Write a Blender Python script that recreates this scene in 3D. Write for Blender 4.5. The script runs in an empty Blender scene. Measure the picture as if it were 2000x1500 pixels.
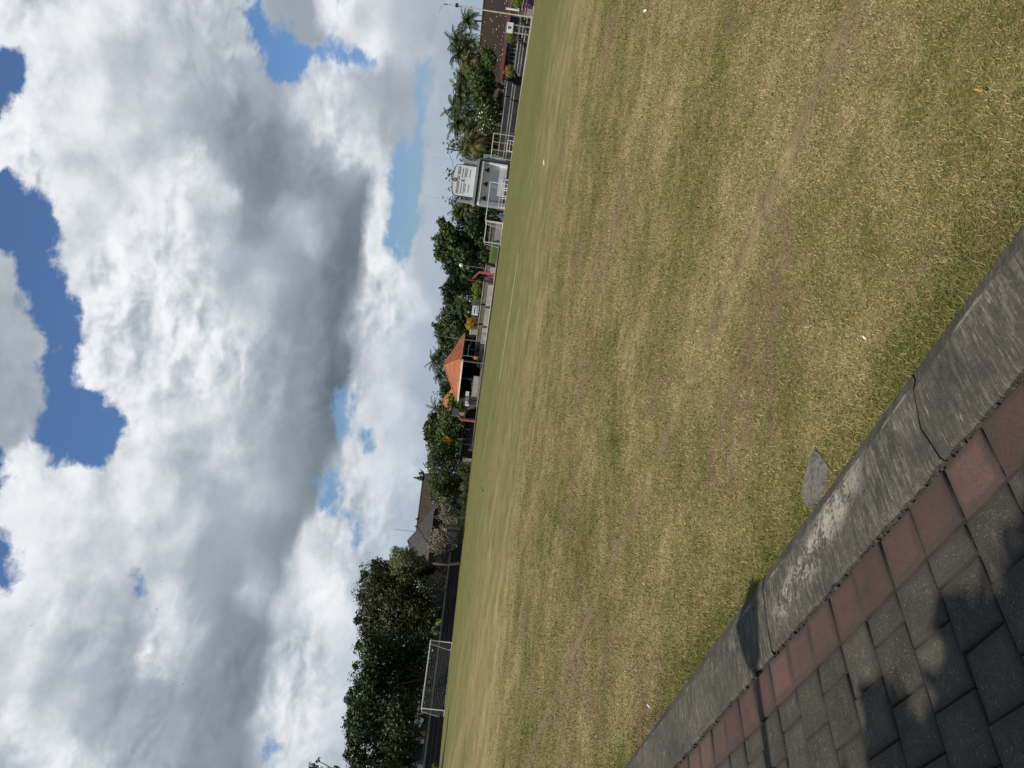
import bpy, math, random
import numpy as np
from mathutils import Vector, Matrix
random.seed(7); RNG = np.random.default_rng(11)
R = math.radians
SC = bpy.context.scene
COL = SC.collection

# ------------------------------------------------------------------ camera geometry
F_PX = 1500.0                                   # focal length in pixels of the 2000 px wide picture
PITCH, ROLL, EYE = R(3.035), R(7.2209), 1.65    # looks slightly down; the phone was held sideways
r0 = np.array([1, 0, 0.]); fw = np.array([0, math.cos(PITCH), -math.sin(PITCH)]); u0 = np.array([0, math.sin(PITCH), math.cos(PITCH)])
rt = math.cos(ROLL) * r0 + math.sin(ROLL) * u0
up = -math.sin(ROLL) * r0 + math.cos(ROLL) * u0
def ray(a, b):
    return fw + (750 - b) / F_PX * rt + (1000 - a) / F_PX * up
def at(a, b, Y):
    """world point seen at picture position (a, b), standing Y metres ahead of the camera"""
    d = ray(a, b); p = np.array([0, 0, EYE]) + d * (Y / d[1]); return Vector(p)
def gd(a, b, Y):
    p = at(a, b, Y); p.z = 0; return p
cam_d = bpy.data.cameras.new('camera'); cam = bpy.data.objects.new('camera', cam_d); COL.objects.link(cam)
cam_d.sensor_fit = 'HORIZONTAL'; cam_d.sensor_width = 36; cam_d.lens = 36 * F_PX / 2000
cam_d.clip_start = 0.05; cam_d.clip_end = 6000
X_, Y_, Z_ = -up, rt, -fw
cam.matrix_world = Matrix(((X_[0], Y_[0], Z_[0], 0), (X_[1], Y_[1], Z_[1], 0), (X_[2], Y_[2], Z_[2], EYE), (0, 0, 0, 1)))
SC.camera = cam

# ------------------------------------------------------------------ node helpers
def nn(nt, typ, **kw):
    n = nt.nodes.new(typ)
    for k, v in kw.items():
        if k == 'ins':
            for a, b in v.items():
                if hasattr(b, 'is_linked') or isinstance(b, bpy.types.NodeSocket): nt.links.new(b, n.inputs[a])
                else: n.inputs[a].default_value = b
        else: setattr(n, k, v)
    return n
def mth(nt, op, a, b=None, c=None, clamp=False):
    n = nt.nodes.new('ShaderNodeMath'); n.operation = op; n.use_clamp = clamp
    for i, x in enumerate((a, b, c)):
        if x is None: continue
        if isinstance(x, bpy.types.NodeSocket): nt.links.new(x, n.inputs[i])
        else: n.inputs[i].default_value = x
    return n.outputs[0]
def mixc(nt, f, a, b, blend='MIX'):
    n = nt.nodes.new('ShaderNodeMix'); n.data_type = 'RGBA'; n.blend_type = blend
    for s, x in ((n.inputs[0], f), (n.inputs[6], a), (n.inputs[7], b)):
        if isinstance(x, bpy.types.NodeSocket): nt.links.new(x, s)
        elif isinstance(x, (tuple, list)): s.default_value = (*x[:3], 1)
        else: s.default_value = x
    return n.outputs[2]
def sstep(nt, x, a, b):
    n = nt.nodes.new('ShaderNodeMapRange'); n.interpolation_type = 'SMOOTHSTEP'
    nt.links.new(x, n.inputs[0]); n.inputs[1].default_value = a; n.inputs[2].default_value = b
    return n.outputs[0]
def noise(nt, vec, scale, detail=3, rough=.55, dim='3D', typ='FBM'):
    n = nt.nodes.new('ShaderNodeTexNoise'); n.noise_dimensions = dim
    if vec is not None: nt.links.new(vec, n.inputs['Vector'])
    n.inputs['Scale'].default_value = scale; n.inputs['Detail'].default_value = detail; n.inputs['Roughness'].default_value = rough
    return n.outputs[0]
def vmap(nt, vec, scale=(1, 1, 1), rot=(0, 0, 0), loc=(0, 0, 0)):
    n = nt.nodes.new('ShaderNodeMapping'); nt.links.new(vec, n.inputs[0])
    n.inputs[1].default_value = loc; n.inputs[2].default_value = rot; n.inputs[3].default_value = scale
    return n.outputs[0]
def newmat(name):
    m = bpy.data.materials.new(name); m.use_nodes = True; nt = m.node_tree
    b = nt.nodes['Principled BSDF']; return m, nt, b
def mat(name, c1, c2=None, scale=2., rough=.75, bump=0., stretch=(1, 1, 1), metal=0., spec=.3, c3=None, fine=None):
    """two- or three-colour weathered surface"""
    m, nt, b = newmat(name); b.inputs['Roughness'].default_value = rough; b.inputs['Metallic'].default_value = metal
    b.inputs['Specular IOR Level'].default_value = spec
    c2 = c2 or tuple(x * .72 for x in c1)
    tc = nn(nt, 'ShaderNodeNewGeometry').outputs['Position']
    v = vmap(nt, tc, stretch)
    n1 = noise(nt, v, scale, 5, .62)
    col = mixc(nt, sstep(nt, n1, .35, .68), c1, c2)
    if c3:
        n2 = noise(nt, vmap(nt, tc, stretch, loc=(7, 3, 1)), scale * 2.3, 4, .6)
        col = mixc(nt, sstep(nt, n2, .58, .72), col, c3)
    n3 = noise(nt, v, fine or scale * 14, 3, .6)
    col = mixc(nt, .35, col, mixc(nt, n3, (.45, .45, .45), (1, 1, 1)), 'MULTIPLY') if False else mixc(nt, mth(nt, 'MULTIPLY', n3, .45), col, tuple(x * .55 for x in c1))
    nt.links.new(col, b.inputs['Base Color'])
    if bump:
        bp = nn(nt, 'ShaderNodeBump', ins={'Strength': bump, 'Distance': .02, 'Height': n3}); nt.links.new(bp.outputs[0], b.inputs['Normal'])
    return m
def leafmat(name, c1, c2, trans=.35, c3=None, rough=.55):
    """leaves: every leaf carries its own 'tint' between two or three leaf colours"""
    m, nt, b = newmat(name)
    a = nn(nt, 'ShaderNodeAttribute', attribute_name='tint').outputs['Fac']
    r = nn(nt, 'ShaderNodeValToRGB'); nt.links.new(a, r.inputs[0])
    r.color_ramp.elements[0].color = (*c1, 1); r.color_ramp.elements[1].color = (*c2, 1)
    if c3:
        e = r.color_ramp.elements.new(.93); e.color = (*c2, 1); r.color_ramp.elements[-1].color = (*c3, 1)
    col = r.outputs[0]
    b.inputs['Roughness'].default_value = rough; b.inputs['Specular IOR Level'].default_value = .35
    nt.links.new(col, b.inputs['Base Color'])
    t = nn(nt, 'ShaderNodeBsdfTranslucent'); nt.links.new(mixc(nt, 1., col, (1., 1.0, .55), 'MULTIPLY'), t.inputs[0])
    ms = nn(nt, 'ShaderNodeMixShader', ins={0: trans}); nt.links.new(b.outputs[0], ms.inputs[1]); nt.links.new(t.outputs[0], ms.inputs[2])
    nt.links.new(ms.outputs[0], nt.nodes['Material Output'].inputs[0])
    return m

# ------------------------------------------------------------------ mesh helpers
class MB:
    def __init__(s): s.v = []; s.f = []
    def add(s, vs, fs):
        o = len(s.v); s.v += [tuple(x) for x in vs]; s.f += [tuple(i + o for i in f) for f in fs]; return s
    def box(s, c, d, rz=0, tilt=None):
        hx, hy, hz = d[0] / 2, d[1] / 2, d[2] / 2
        M = Matrix.Translation(c) @ Matrix.Rotation(rz, 4, 'Z')
        if tilt: M = M @ Matrix.Rotation(tilt[0], 4, tilt[1])
        vs = [M @ Vector((x * hx, y * hy, z * hz)) for z in (-1, 1) for y in (-1, 1) for x in (-1, 1)]
        return s.add(vs, [(0, 2, 3, 1), (4, 5, 7, 6), (0, 1, 5, 4), (2, 6, 7, 3), (0, 4, 6, 2), (1, 3, 7, 5)])
    def bx(s, x0, x1, y0, y1, z0, z1): return s.box(((x0 + x1) / 2, (y0 + y1) / 2, (z0 + z1) / 2), (x1 - x0, y1 - y0, z1 - z0))
    def bevbox(s, c, d, bev=.02, rz=0):
        hx, hy, hz = d[0] / 2, d[1] / 2, d[2] / 2; b = min(bev, hx * .9, hy * .9, hz * .9)
        M = Matrix.Translation(c) @ Matrix.Rotation(rz, 4, 'Z')
        ring = lambda ax, ay, z: [(-ax, -ay, z), (ax, -ay, z), (ax, ay, z), (-ax, ay, z)]
        vs = ring(hx - b, hy - b, -hz) + ring(hx, hy, -hz + b) + ring(hx, hy, hz - b) + ring(hx - b, hy - b, hz)
        fs = [(3, 2, 1, 0), (12, 13, 14, 15)]
        for k in range(3):
            for i in range(4):
                j = (i + 1) % 4; fs.append((k * 4 + i, k * 4 + j, k * 4 + 4 + j, k * 4 + 4 + i))
        return s.add([M @ Vector(v) for v in vs], fs)
    def poly(s, pts): return s.add(pts, [tuple(range(len(pts)))])
    def path(s, pts, rad, n=6, cap=True):
        pts = [Vector(p) for p in pts]
        if not hasattr(rad, '__len__'): rad = [rad] * len(pts)
        rings = []
        for i, p in enumerate(pts):
            d = (pts[min(i + 1, len(pts) - 1)] - pts[max(i - 1, 0)]).normalized()
            a = d.cross(Vector((0, 0, 1)) if abs(d.z) < .9 else Vector((1, 0, 0))).normalized(); b = d.cross(a)
            rings.append([p + (a * math.cos(2 * math.pi * k / n) + b * math.sin(2 * math.pi * k / n)) * rad[i] for k in range(n)])
        vs = [v for r in rings for v in r]; fs = []
        for i in range(len(pts) - 1):
            for k in range(n):
                k2 = (k + 1) % n; fs.append((i * n + k, i * n + k2, (i + 1) * n + k2, (i + 1) * n + k))
        if cap: fs += [tuple(range(n))[::-1], tuple((len(pts) - 1) * n + k for k in range(n))]
        return s.add(vs, fs)
    def tube(s, p, q, r, r2=None, n=6): return s.path([p, q], [r, r2 if r2 is not None else r], n)
    def lathe(s, prof, c=(0, 0, 0), n=12):
        vs = []; fs = []
        for r, z in prof: vs += [(c[0] + r * math.cos(2 * math.pi * k / n), c[1] + r * math.sin(2 * math.pi * k / n), c[2] + z) for k in range(n)]
        for i in range(len(prof) - 1):
            for k in range(n):
                k2 = (k + 1) % n; fs.append((i * n + k, i * n + k2, (i + 1) * n + k2, (i + 1) * n + k))
        fs += [tuple(range(n))[::-1], tuple((len(prof) - 1) * n + k for k in range(n))]
        return s.add(vs, fs)
    def prism(s, pts, off):
        """solid from a planar outline pts pushed by vector off"""
        n = len(pts); off = Vector(off); P = [Vector(p) for p in pts]
        return s.add(P + [p + off for p in P], [tuple(range(n)), tuple(range(2 * n - 1, n - 1, -1))] + [(i, (i + 1) % n, n + (i + 1) % n, n + i) for i in range(n)])
    def strip(s, pts, w, z=None):
        """flat ribbon of width w along ground points"""
        P = [Vector(p) for p in pts]; L = []; Rr = []
        for i, p in enumerate(P):
            d = (P[min(i + 1, len(P) - 1)] - P[max(i - 1, 0)]); d.z = 0; d.normalize(); nrm = Vector((-d.y, d.x, 0)) * w / 2
            L.append(p + nrm); Rr.append(p - nrm)
        n = len(P); return s.add(L + Rr, [(i, n + i, n + i + 1, i + 1) for i in range(n - 1)])
    def build(s, name, m, parent=None, smooth=False, **kw):
        me = bpy.data.meshes.new(name); me.from_pydata(s.v, [], s.f); me.materials.append(m)
        if smooth: me.polygons.foreach_set('use_smooth', [True] * len(me.polygons))
        me.update(); o = bpy.data.objects.new(name, me); COL.objects.link(o)
        if parent: o.parent = parent
        return tag(o, **kw)
def tag(o, label=None, cat=None, group=None, kind=None):
    if label: o['label'] = label
    if cat: o['category'] = cat
    if group: o['group'] = group
    if kind: o['kind'] = kind
    return o
def thing(name, label, cat, loc=(0, 0, 0), rz=0, group=None):
    o = bpy.data.objects.new(name, None); COL.objects.link(o); o.location = loc; o.rotation_euler = (0, 0, rz); o.empty_display_size = .2
    return tag(o, label, cat, group)
def dup(root, loc, rz=None, scale=None, label=None, group=None):
    r = root.copy(); COL.objects.link(r); r.location = loc
    if rz is not None: r.rotation_euler = (0, 0, rz)
    if scale is not None: r.scale = (scale,) * 3 if not hasattr(scale, '__len__') else scale
    if label: r['label'] = label
    if group: r['group'] = group
    for ch in [c for c in root.children]:
        c = ch.copy(); COL.objects.link(c); c.parent = r
        for g in [x for x in ch.children]:
            d = g.copy(); COL.objects.link(d); d.parent = c
    return r
def leafmesh(name, P, N, size, m, parent=None, aspect=.5, fold=.25, tint=None, **kw):
    """many small folded leaves at points P with outward normals N"""
    n = len(P)
    rnd = RNG.normal(size=(n, 3)); a = np.cross(N, rnd); a /= np.linalg.norm(a, axis=1)[:, None] + 1e-9
    b = np.cross(N, a); b /= np.linalg.norm(b, axis=1)[:, None] + 1e-9
    L = size * RNG.uniform(.6, 1.35, n)[:, None]; W = L * aspect
    up_ = N * (L * fold)
    v = np.stack([P - a * L, P + b * W + up_, P + a * L, P - b * W + up_], 1).reshape(-1, 3)
    i = np.arange(n)[:, None] * 4; f = np.concatenate([i + [0, 1, 2], i + [0, 2, 3]], 1).reshape(-1, 3)
    return trimesh(name, v, f, m, parent, np.repeat(RNG.uniform(0, 1, n) if tint is None else tint, 4), **kw)
def trimesh(name, v, f, m, parent=None, tint=None, dirt=None, **kw):
    me = bpy.data.meshes.new(name); nv, nf = len(v), len(f); k = f.shape[1]
    me.vertices.add(nv); me.vertices.foreach_set('co', np.ascontiguousarray(v, np.float32).ravel())
    me.loops.add(nf * k); me.loops.foreach_set('vertex_index', f.astype(np.int32).ravel())
    me.polygons.add(nf); me.polygons.foreach_set('loop_start', np.arange(0, nf * k, k, dtype=np.int32))
    try: me.polygons.foreach_set('loop_total', np.full(nf, k, np.int32))
    except Exception: pass
    me.materials.append(m)
    if tint is not None:
        at_ = me.attributes.new('tint', 'FLOAT', 'POINT'); at_.data.foreach_set('value', np.asarray(tint, np.float32))
    if dirt is not None:
        at_ = me.attributes.new('dirt', 'FLOAT', 'POINT'); at_.data.foreach_set('value', np.asarray(dirt, np.float32))
    me.update(); me.validate(); o = bpy.data.objects.new(name, me); COL.objects.link(o)
    if parent: o.parent = parent
    return tag(o, **kw)

# ------------------------------------------------------------------ light
SUN_AZ = math.atan2(-.76, -.65)           # direction towards the sun, behind and left of the camera
SUN_EL = R(58)
sd = Vector((math.cos(SUN_EL) * math.sin(SUN_AZ), math.cos(SUN_EL) * math.cos(SUN_AZ), math.sin(SUN_EL)))
sl = bpy.data.lights.new('sun', 'SUN'); sl.energy = 4.6; sl.angle = R(.5); sl.color = (1, .93, .82)
so = bpy.data.objects.new('sun', sl); COL.objects.link(so); so.rotation_euler = sd.to_track_quat('Z', 'Y').to_euler()

# ------------------------------------------------------------------ cloud map: where cloud covers the blue and how bright it is
GW,GH=250,375 # 4px cells of 1000x1500
GS=4
def poly(pts):
    ys,xs=np.mgrid[0:GH,0:GW]; xs=xs*GS+2.; ys=ys*GS+2.
    ins=np.zeros(xs.shape,bool); n=len(pts)
    for i in range(n):
        x1,y1=pts[i];x2,y2=pts[(i+1)%n]
        if y1==y2: continue
        c=((y1>ys)!=(y2>ys))&(xs<(x2-x1)*(ys-y1)/(y2-y1)+x1); ins^=c
    return ins
def blur(a,n):
    k=np.ones(2*n+1)/(2*n+1)
    for _ in range(2):
        a=np.apply_along_axis(lambda r:np.convolve(np.pad(r,n,mode='edge'),k,'valid'),0,a)
        a=np.apply_along_axis(lambda r:np.convolve(np.pad(r,n,mode='edge'),k,'valid'),1,a)
    return a
cov=np.ones((GH,GW))
def paint(pts,v): cov[poly(pts)]=v
paint([(-9,95),(47,85),(47,145),(40,190),(20,220),(-9,240)],0)
paint([(-9,320),(30,350),(65,385),(92,392),(100,415),(95,450),(125,480),(125,525),(130,565),(152,610),(150,700),(145,750),(170,770),(220,770),(222,795),(242,825),(245,850),(230,880),(215,900),(180,905),(140,905),(105,870),(60,865),(75,820),(85,775),(105,715),(90,665),(55,600),(55,540),(30,480),(-9,475)],0)
paint([(-9,870),(14,885),(30,915),(14,965),(-9,985)],.0)
paint([(-9,1030),(20,1045),(50,1065),(70,1090),(65,1130),(72,1170),(60,1200),(30,1150),(-9,1150)],.3)
paint([(248,1106),(275,1125),(315,1140),(312,1155),(285,1170),(256,1154)],.0)
paint([(52,1255),(68,1252),(70,1275),(55,1280)],.25)
paint([(455,30),(495,-5),(520,-5),(535,35),(565,55),(595,95),(625,100),(655,105),(645,60),(640,20),(648,-5),(668,-5),(650,45),(660,80),(700,122),(720,98),(745,120),(742,168),(718,158),(680,130),(640,120),(600,138),(588,165),(545,165),(510,135),(500,90),(475,50)],0)
paint([(765,310),(805,260),(815,200),(825,130),(850,110),(855,165),(840,240),(828,340),(818,425),(808,470),(797,500),(795,540),(765,540),(755,475),(770,415),(760,360)],.05)
for q in ([(652,765),(684,765),(680,862),(656,860)],[(626,912),(662,908),(656,1015),(628,1012)],[(712,820),(752,830),(752,895),(716,895)],[(680,972),(710,972),(708,1075),(684,1072)],[(515,1432),(548,1438),(552,1490),(522,1488)],[(560,1262),(582,1258),(586,1300),(566,1300)],[(740,700),(756,700),(756,760),(742,760)]):paint(q,.02)
# wisps
paint([(75,490),(110,455),(120,480),(85,520)],.5)
paint([(135,845),(160,835),(200,840),(205,858),(160,860)],.45)
for q in ([(60,700),(100,690),(110,760),(70,780)],[(60,880),(130,900),(140,935),(60,900)],[(95,395),(130,440),(125,470),(95,455)],[(25,470),(70,560),(60,600),(30,520)]):paint(q,np.minimum(cov[poly(q)],.55))
cov=blur(cov,4)
LUM_POINTS = ((10,30,228),(60,40,222),(120,60,215),(200,60,205),(300,60,195),(400,60,188),(450,40,190),(20,0,225),
(70,150,225),(150,150,212),(250,150,200),(350,150,190),(430,160,172),(490,170,170),(550,180,172),
(20,290,228),(80,300,222),(150,280,215),(230,260,215),(320,250,200),(400,240,165),(470,250,145),(530,270,140),(580,280,160),
(80,370,228),(140,360,222),(220,340,210),(300,340,220),(380,340,205),(440,340,170),(500,350,138),(560,350,148),(630,340,150),(690,340,150),
(150,450,222),(220,440,225),(290,430,215),(360,440,215),(430,440,185),(500,440,150),(560,430,155),(600,430,185),(640,440,155),(690,450,138),(710,400,140),
(140,520,232),(200,520,222),(270,520,220),(350,520,220),(420,510,200),(490,520,175),(560,520,160),(630,520,150),(680,530,128),(700,530,128),
(150,590,232),(210,590,218),(280,580,228),(350,580,210),(400,600,222),(470,600,185),(550,590,158),(620,600,145),(675,610,122),
(170,680,226),(230,670,208),(300,660,205),(360,640,225),(410,690,222),(470,680,200),(540,680,165),(610,690,150),(660,690,122),
(180,740,232),(240,740,225),(310,740,218),(380,740,222),(450,740,205),(520,750,170),(590,760,150),(650,760,120),
(200,780,232),(260,800,232),(320,800,222),(380,800,205),(440,820,195),(510,820,175),(580,840,150),(640,840,128),
(240,860,225),(290,880,222),(340,900,200),(400,890,185),(450,900,190),(510,910,170),(570,920,155),(615,920,135),
(40,970,228),(90,930,222),(140,960,212),(200,960,200),(260,950,215),(310,980,222),(370,980,180),(430,980,172),(480,960,185),(540,970,165),(590,980,140),
(20,1010,225),(90,1030,215),(150,1040,210),(220,1040,205),(290,1050,215),(350,1040,190),(420,1060,165),(490,1050,165),(540,1060,150),(570,1060,138),
(90,1120,215),(150,1120,215),(210,1120,205),(330,1100,185),(400,1120,165),(470,1120,155),(530,1130,135),(555,1120,135),
(90,1180,225),(150,1190,200),(220,1190,175),(280,1190,175),(330,1180,195),(340,1220,205),(390,1200,165),(460,1200,148),(520,1200,132),
(40,1230,210),(110,1260,200),(180,1260,178),(250,1270,165),(310,1300,208),(350,1290,180),(400,1280,160),(450,1280,145),(500,1290,128),
(30,1330,200),(100,1340,180),(180,1350,168),(260,1350,165),(340,1360,160),(410,1350,155),(460,1360,138),(490,1370,128),
(40,1430,205),(110,1450,190),(190,1430,172),(270,1430,172),(350,1440,165),(420,1450,150),(470,1450,130),(20,1490,190),(400,1490,150),(470,1490,128),
(30,530,180),(40,620,172),(40,700,170),(30,780,165),(30,850,165),(90,640,178),
# below the base
(735,340,215),(745,400,215),(735,470,215),(725,560,210),(715,640,205),(705,720,205),(695,800,200),(740,620,205),
(620,160,225),(660,190,225),(640,250,222),(690,230,195),(700,290,222),(740,200,165),(780,180,165),(770,250,165),(720,310,205),(800,230,170),(800,150,175),
(665,30,235),(700,80,232),(730,40,205),(780,60,185),(740,80,215),(820,50,180),(830,100,190),(870,80,165),(580,20,160),(610,80,160),(560,40,165),
(770,570,222),(775,620,212),(800,600,200),(850,550,182),(860,450,180),(860,350,182),(860,250,182),(880,150,178),(900,60,175),
(760,680,208),(800,690,200),(840,680,182),(840,760,178),(720,770,208),(770,800,215),(800,860,190),(760,900,215),(710,900,205),(680,930,205),(660,880,200),
(780,960,205),(740,980,215),(690,960,205),(650,1040,210),(700,1080,205),(750,1040,212),(790,1010,185),(620,1060,205),(600,1100,215),
(640,1120,228),(670,1180,228),(620,1190,228),(690,1230,215),(600,1250,215),(650,1260,222),(570,1180,205),(640,1310,198),(580,1320,212),(690,1310,195),
(550,1400,222),(600,1400,215),(650,1380,210),(660,1430,205),(600,1470,205),(560,1480,222),(690,1400,190),(530,1330,200),(500,1480,205))
LUM_POINTS += ((100,30,215),(30,40,228),(175,50,224),(215,35,230),(260,40,215),(330,40,190),(270,110,185),(300,100,195),(250,95,195),(200,130,212),(130,130,212),(60,130,230),
(60,200,228),(100,200,215),(150,170,220),(220,180,212),(270,160,190),(310,200,205),(350,230,190),(120,230,215),(170,230,215),(300,215,215),(250,215,195),(150,260,222),(190,260,222),(220,270,212),
(20,270,232),(80,330,230),(90,370,232),(140,310,200),(170,320,195),(190,330,205),(120,350,222),(140,390,228),(270,290,188),(285,310,192),(255,310,215),(310,300,222),(330,320,225),(360,310,212),
(230,360,215),(270,350,228),(300,380,232),(330,400,230),(350,370,222),(210,430,218),(235,440,232),(260,450,225),(330,460,222),(320,480,195),(300,470,205),(340,440,230),(400,380,205),(430,390,222),(420,430,205),(470,430,160),
(200,470,225),(185,445,200),(140,500,235),(150,560,228),(130,590,238),(165,520,210),(220,510,222),(210,560,215),(260,560,222),(250,590,232),(300,590,232),(330,530,230),(360,560,225),(345,600,190),(370,605,200),(300,610,195),(255,615,192),
(240,640,195),(280,650,190),(220,670,215),(200,650,222),(350,630,235),(370,660,235),(390,700,228),(345,650,215),(390,640,205),(170,650,232),(160,700,230),(240,705,220),(210,720,205),(280,720,205),(320,700,215),(450,600,215),(440,650,215),(480,620,195),(470,560,190),
(415,370,215),(430,420,205),(500,300,135),(520,340,130),(540,380,135),(500,450,140),(540,260,150),(480,300,150),(570,430,212),(590,430,200),(610,460,185),(560,450,165),(620,420,150),(560,170,172),(530,200,170),(600,150,205),(585,175,205),(600,210,215),(640,150,218),(620,220,225),(650,250,222),(670,280,230),(680,310,225),(640,300,165),
(700,200,185),(720,250,190),(700,260,205),(750,280,170),(780,240,170),(728,345,220),(732,390,222),(738,430,215),(640,360,145),(600,350,150),(700,430,122),(680,480,118),(660,540,118),(640,600,135),(600,640,150),(510,500,175),(520,560,195),(480,540,160),
(250,770,235),(270,790,238),(300,820,215),(350,800,195),(380,780,205),(250,900,222),(260,930,235),(300,930,228),(320,950,225),(310,910,185),(350,900,185),(450,890,210),(470,900,205),(250,980,225),(280,1000,235),(360,1010,215),(340,1040,200),
(70,900,232),(40,950,232),(20,1000,230),(100,900,215),(160,920,225),(200,910,210),(90,1000,212),(150,1020,222),(170,1025,230),(120,1060,225),(190,1060,210),(75,1110,225),(60,1130,228),(90,1160,235),(120,1180,228),(150,1080,220),(340,1180,215),(330,1200,212),(360,1230,205),(310,1290,222),(330,1290,212),
(20,1250,215),(40,1300,210),(130,1370,190),(60,1450,222),(110,1460,218),(130,1480,222),(40,1420,215),(80,1430,195),(520,960,195),(545,960,160),(505,1170,212),(515,1130,198),(430,790,225),(420,760,220),
(690,790,205),(740,780,190),(760,790,215),(780,850,215),(730,930,200),(750,900,222),(735,925,230),(760,960,225),(790,930,220),(720,1000,195),(740,1010,215),(610,1050,225),(600,1080,215),(630,1080,200),(700,1100,180),(660,1100,190),
(620,1170,234),(640,1200,238),(660,1150,232),(680,1230,230),(640,1260,230),(690,1180,215),(700,1250,200),(600,1210,205),(720,1150,185),(560,1250,195),(580,1300,195),(560,1330,222),(545,1360,222),(620,1340,195),(650,1350,228),(660,1380,225),(645,1420,232),(680,1430,205),(640,1460,195),(600,1400,205),(560,1420,225),(580,1480,215),(545,1470,225))
pts=np.array(LUM_POINTS,float)
ys,xs=np.mgrid[0:GH,0:GW]; xs=xs*GS+2.; ys=ys*GS+2.
# the flat grey base of the big cloud ends along a crisp line; each side is shaded on its own
BASE_X=[560,600,625,660,690,722,726,720,710,702,690,684,682,668,645,615,588,562,540,520,502,490]
BASE_Y=[60,130,190,280,325,350,400,450,490,540,600,680,750,850,920,1000,1060,1110,1200,1300,1400,1510]
def side(x,y): return x>np.interp(y,BASE_Y,BASE_X)
def shade(sel):
    num=np.zeros(xs.shape);den=np.zeros(xs.shape)
    for x,y,v in pts:
        if y>130 and bool(side(x,y))!=sel: continue
        w=np.exp(-((xs-x)**2+(ys-y)**2)/(2*19**2))+3e-4/(1+((xs-x)**2+(ys-y)**2)/900)
        num+=w*v;den+=w
    return num/den/255
fade=np.clip((ys-90)/80,0,1)*np.clip(1-(ys-1050)/500,0.25,1)
la,lb=shade(False),shade(True); msk=side(xs,ys).astype(float); hard=blur(msk,1); softm=blur(msk,9)
mk=hard*fade+softm*(1-fade); lum=la*(1-mk)+lb*mk
# detail amplitude: high in bright billows
def sky_sample(a,dx,dy):
    i=np.clip(dy/GS,0,GH-1.001);j=np.clip(dx/GS,0,GW-1.001)
    i0=int(i);j0=int(j);fi=i-i0;fj=j-j0
    return (a[i0,j0]*(1-fi)*(1-fj)+a[i0+1,j0]*fi*(1-fj)+a[i0,j0+1]*(1-fi)*fj+a[i0+1,j0+1]*fi*fj)

def proj_dir(d):
    w = d @ fw; return 1000 - F_PX * (d @ up) / w, 750 - F_PX * (d @ rt) / w
SKY_AZ0, SKY_AZ1, SKY_NA = -31., 27., 59
SKY_EL = [.85 * i for i in range(42)]
SKY_ROWS = []
for e_d in SKY_EL:
    e_ = R(e_d); row_ = []
    for j in range(SKY_NA):
        a_ = R(SKY_AZ0 + (SKY_AZ1 - SKY_AZ0) * j / (SKY_NA - 1))
        q_ = proj_dir(np.array([math.cos(e_) * math.sin(a_), math.cos(e_) * math.cos(a_), math.sin(e_)]))
        row_.append((float(sky_sample(lum, *q_)), float(sky_sample(cov, *q_))))
    SKY_ROWS.append(row_)

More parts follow.
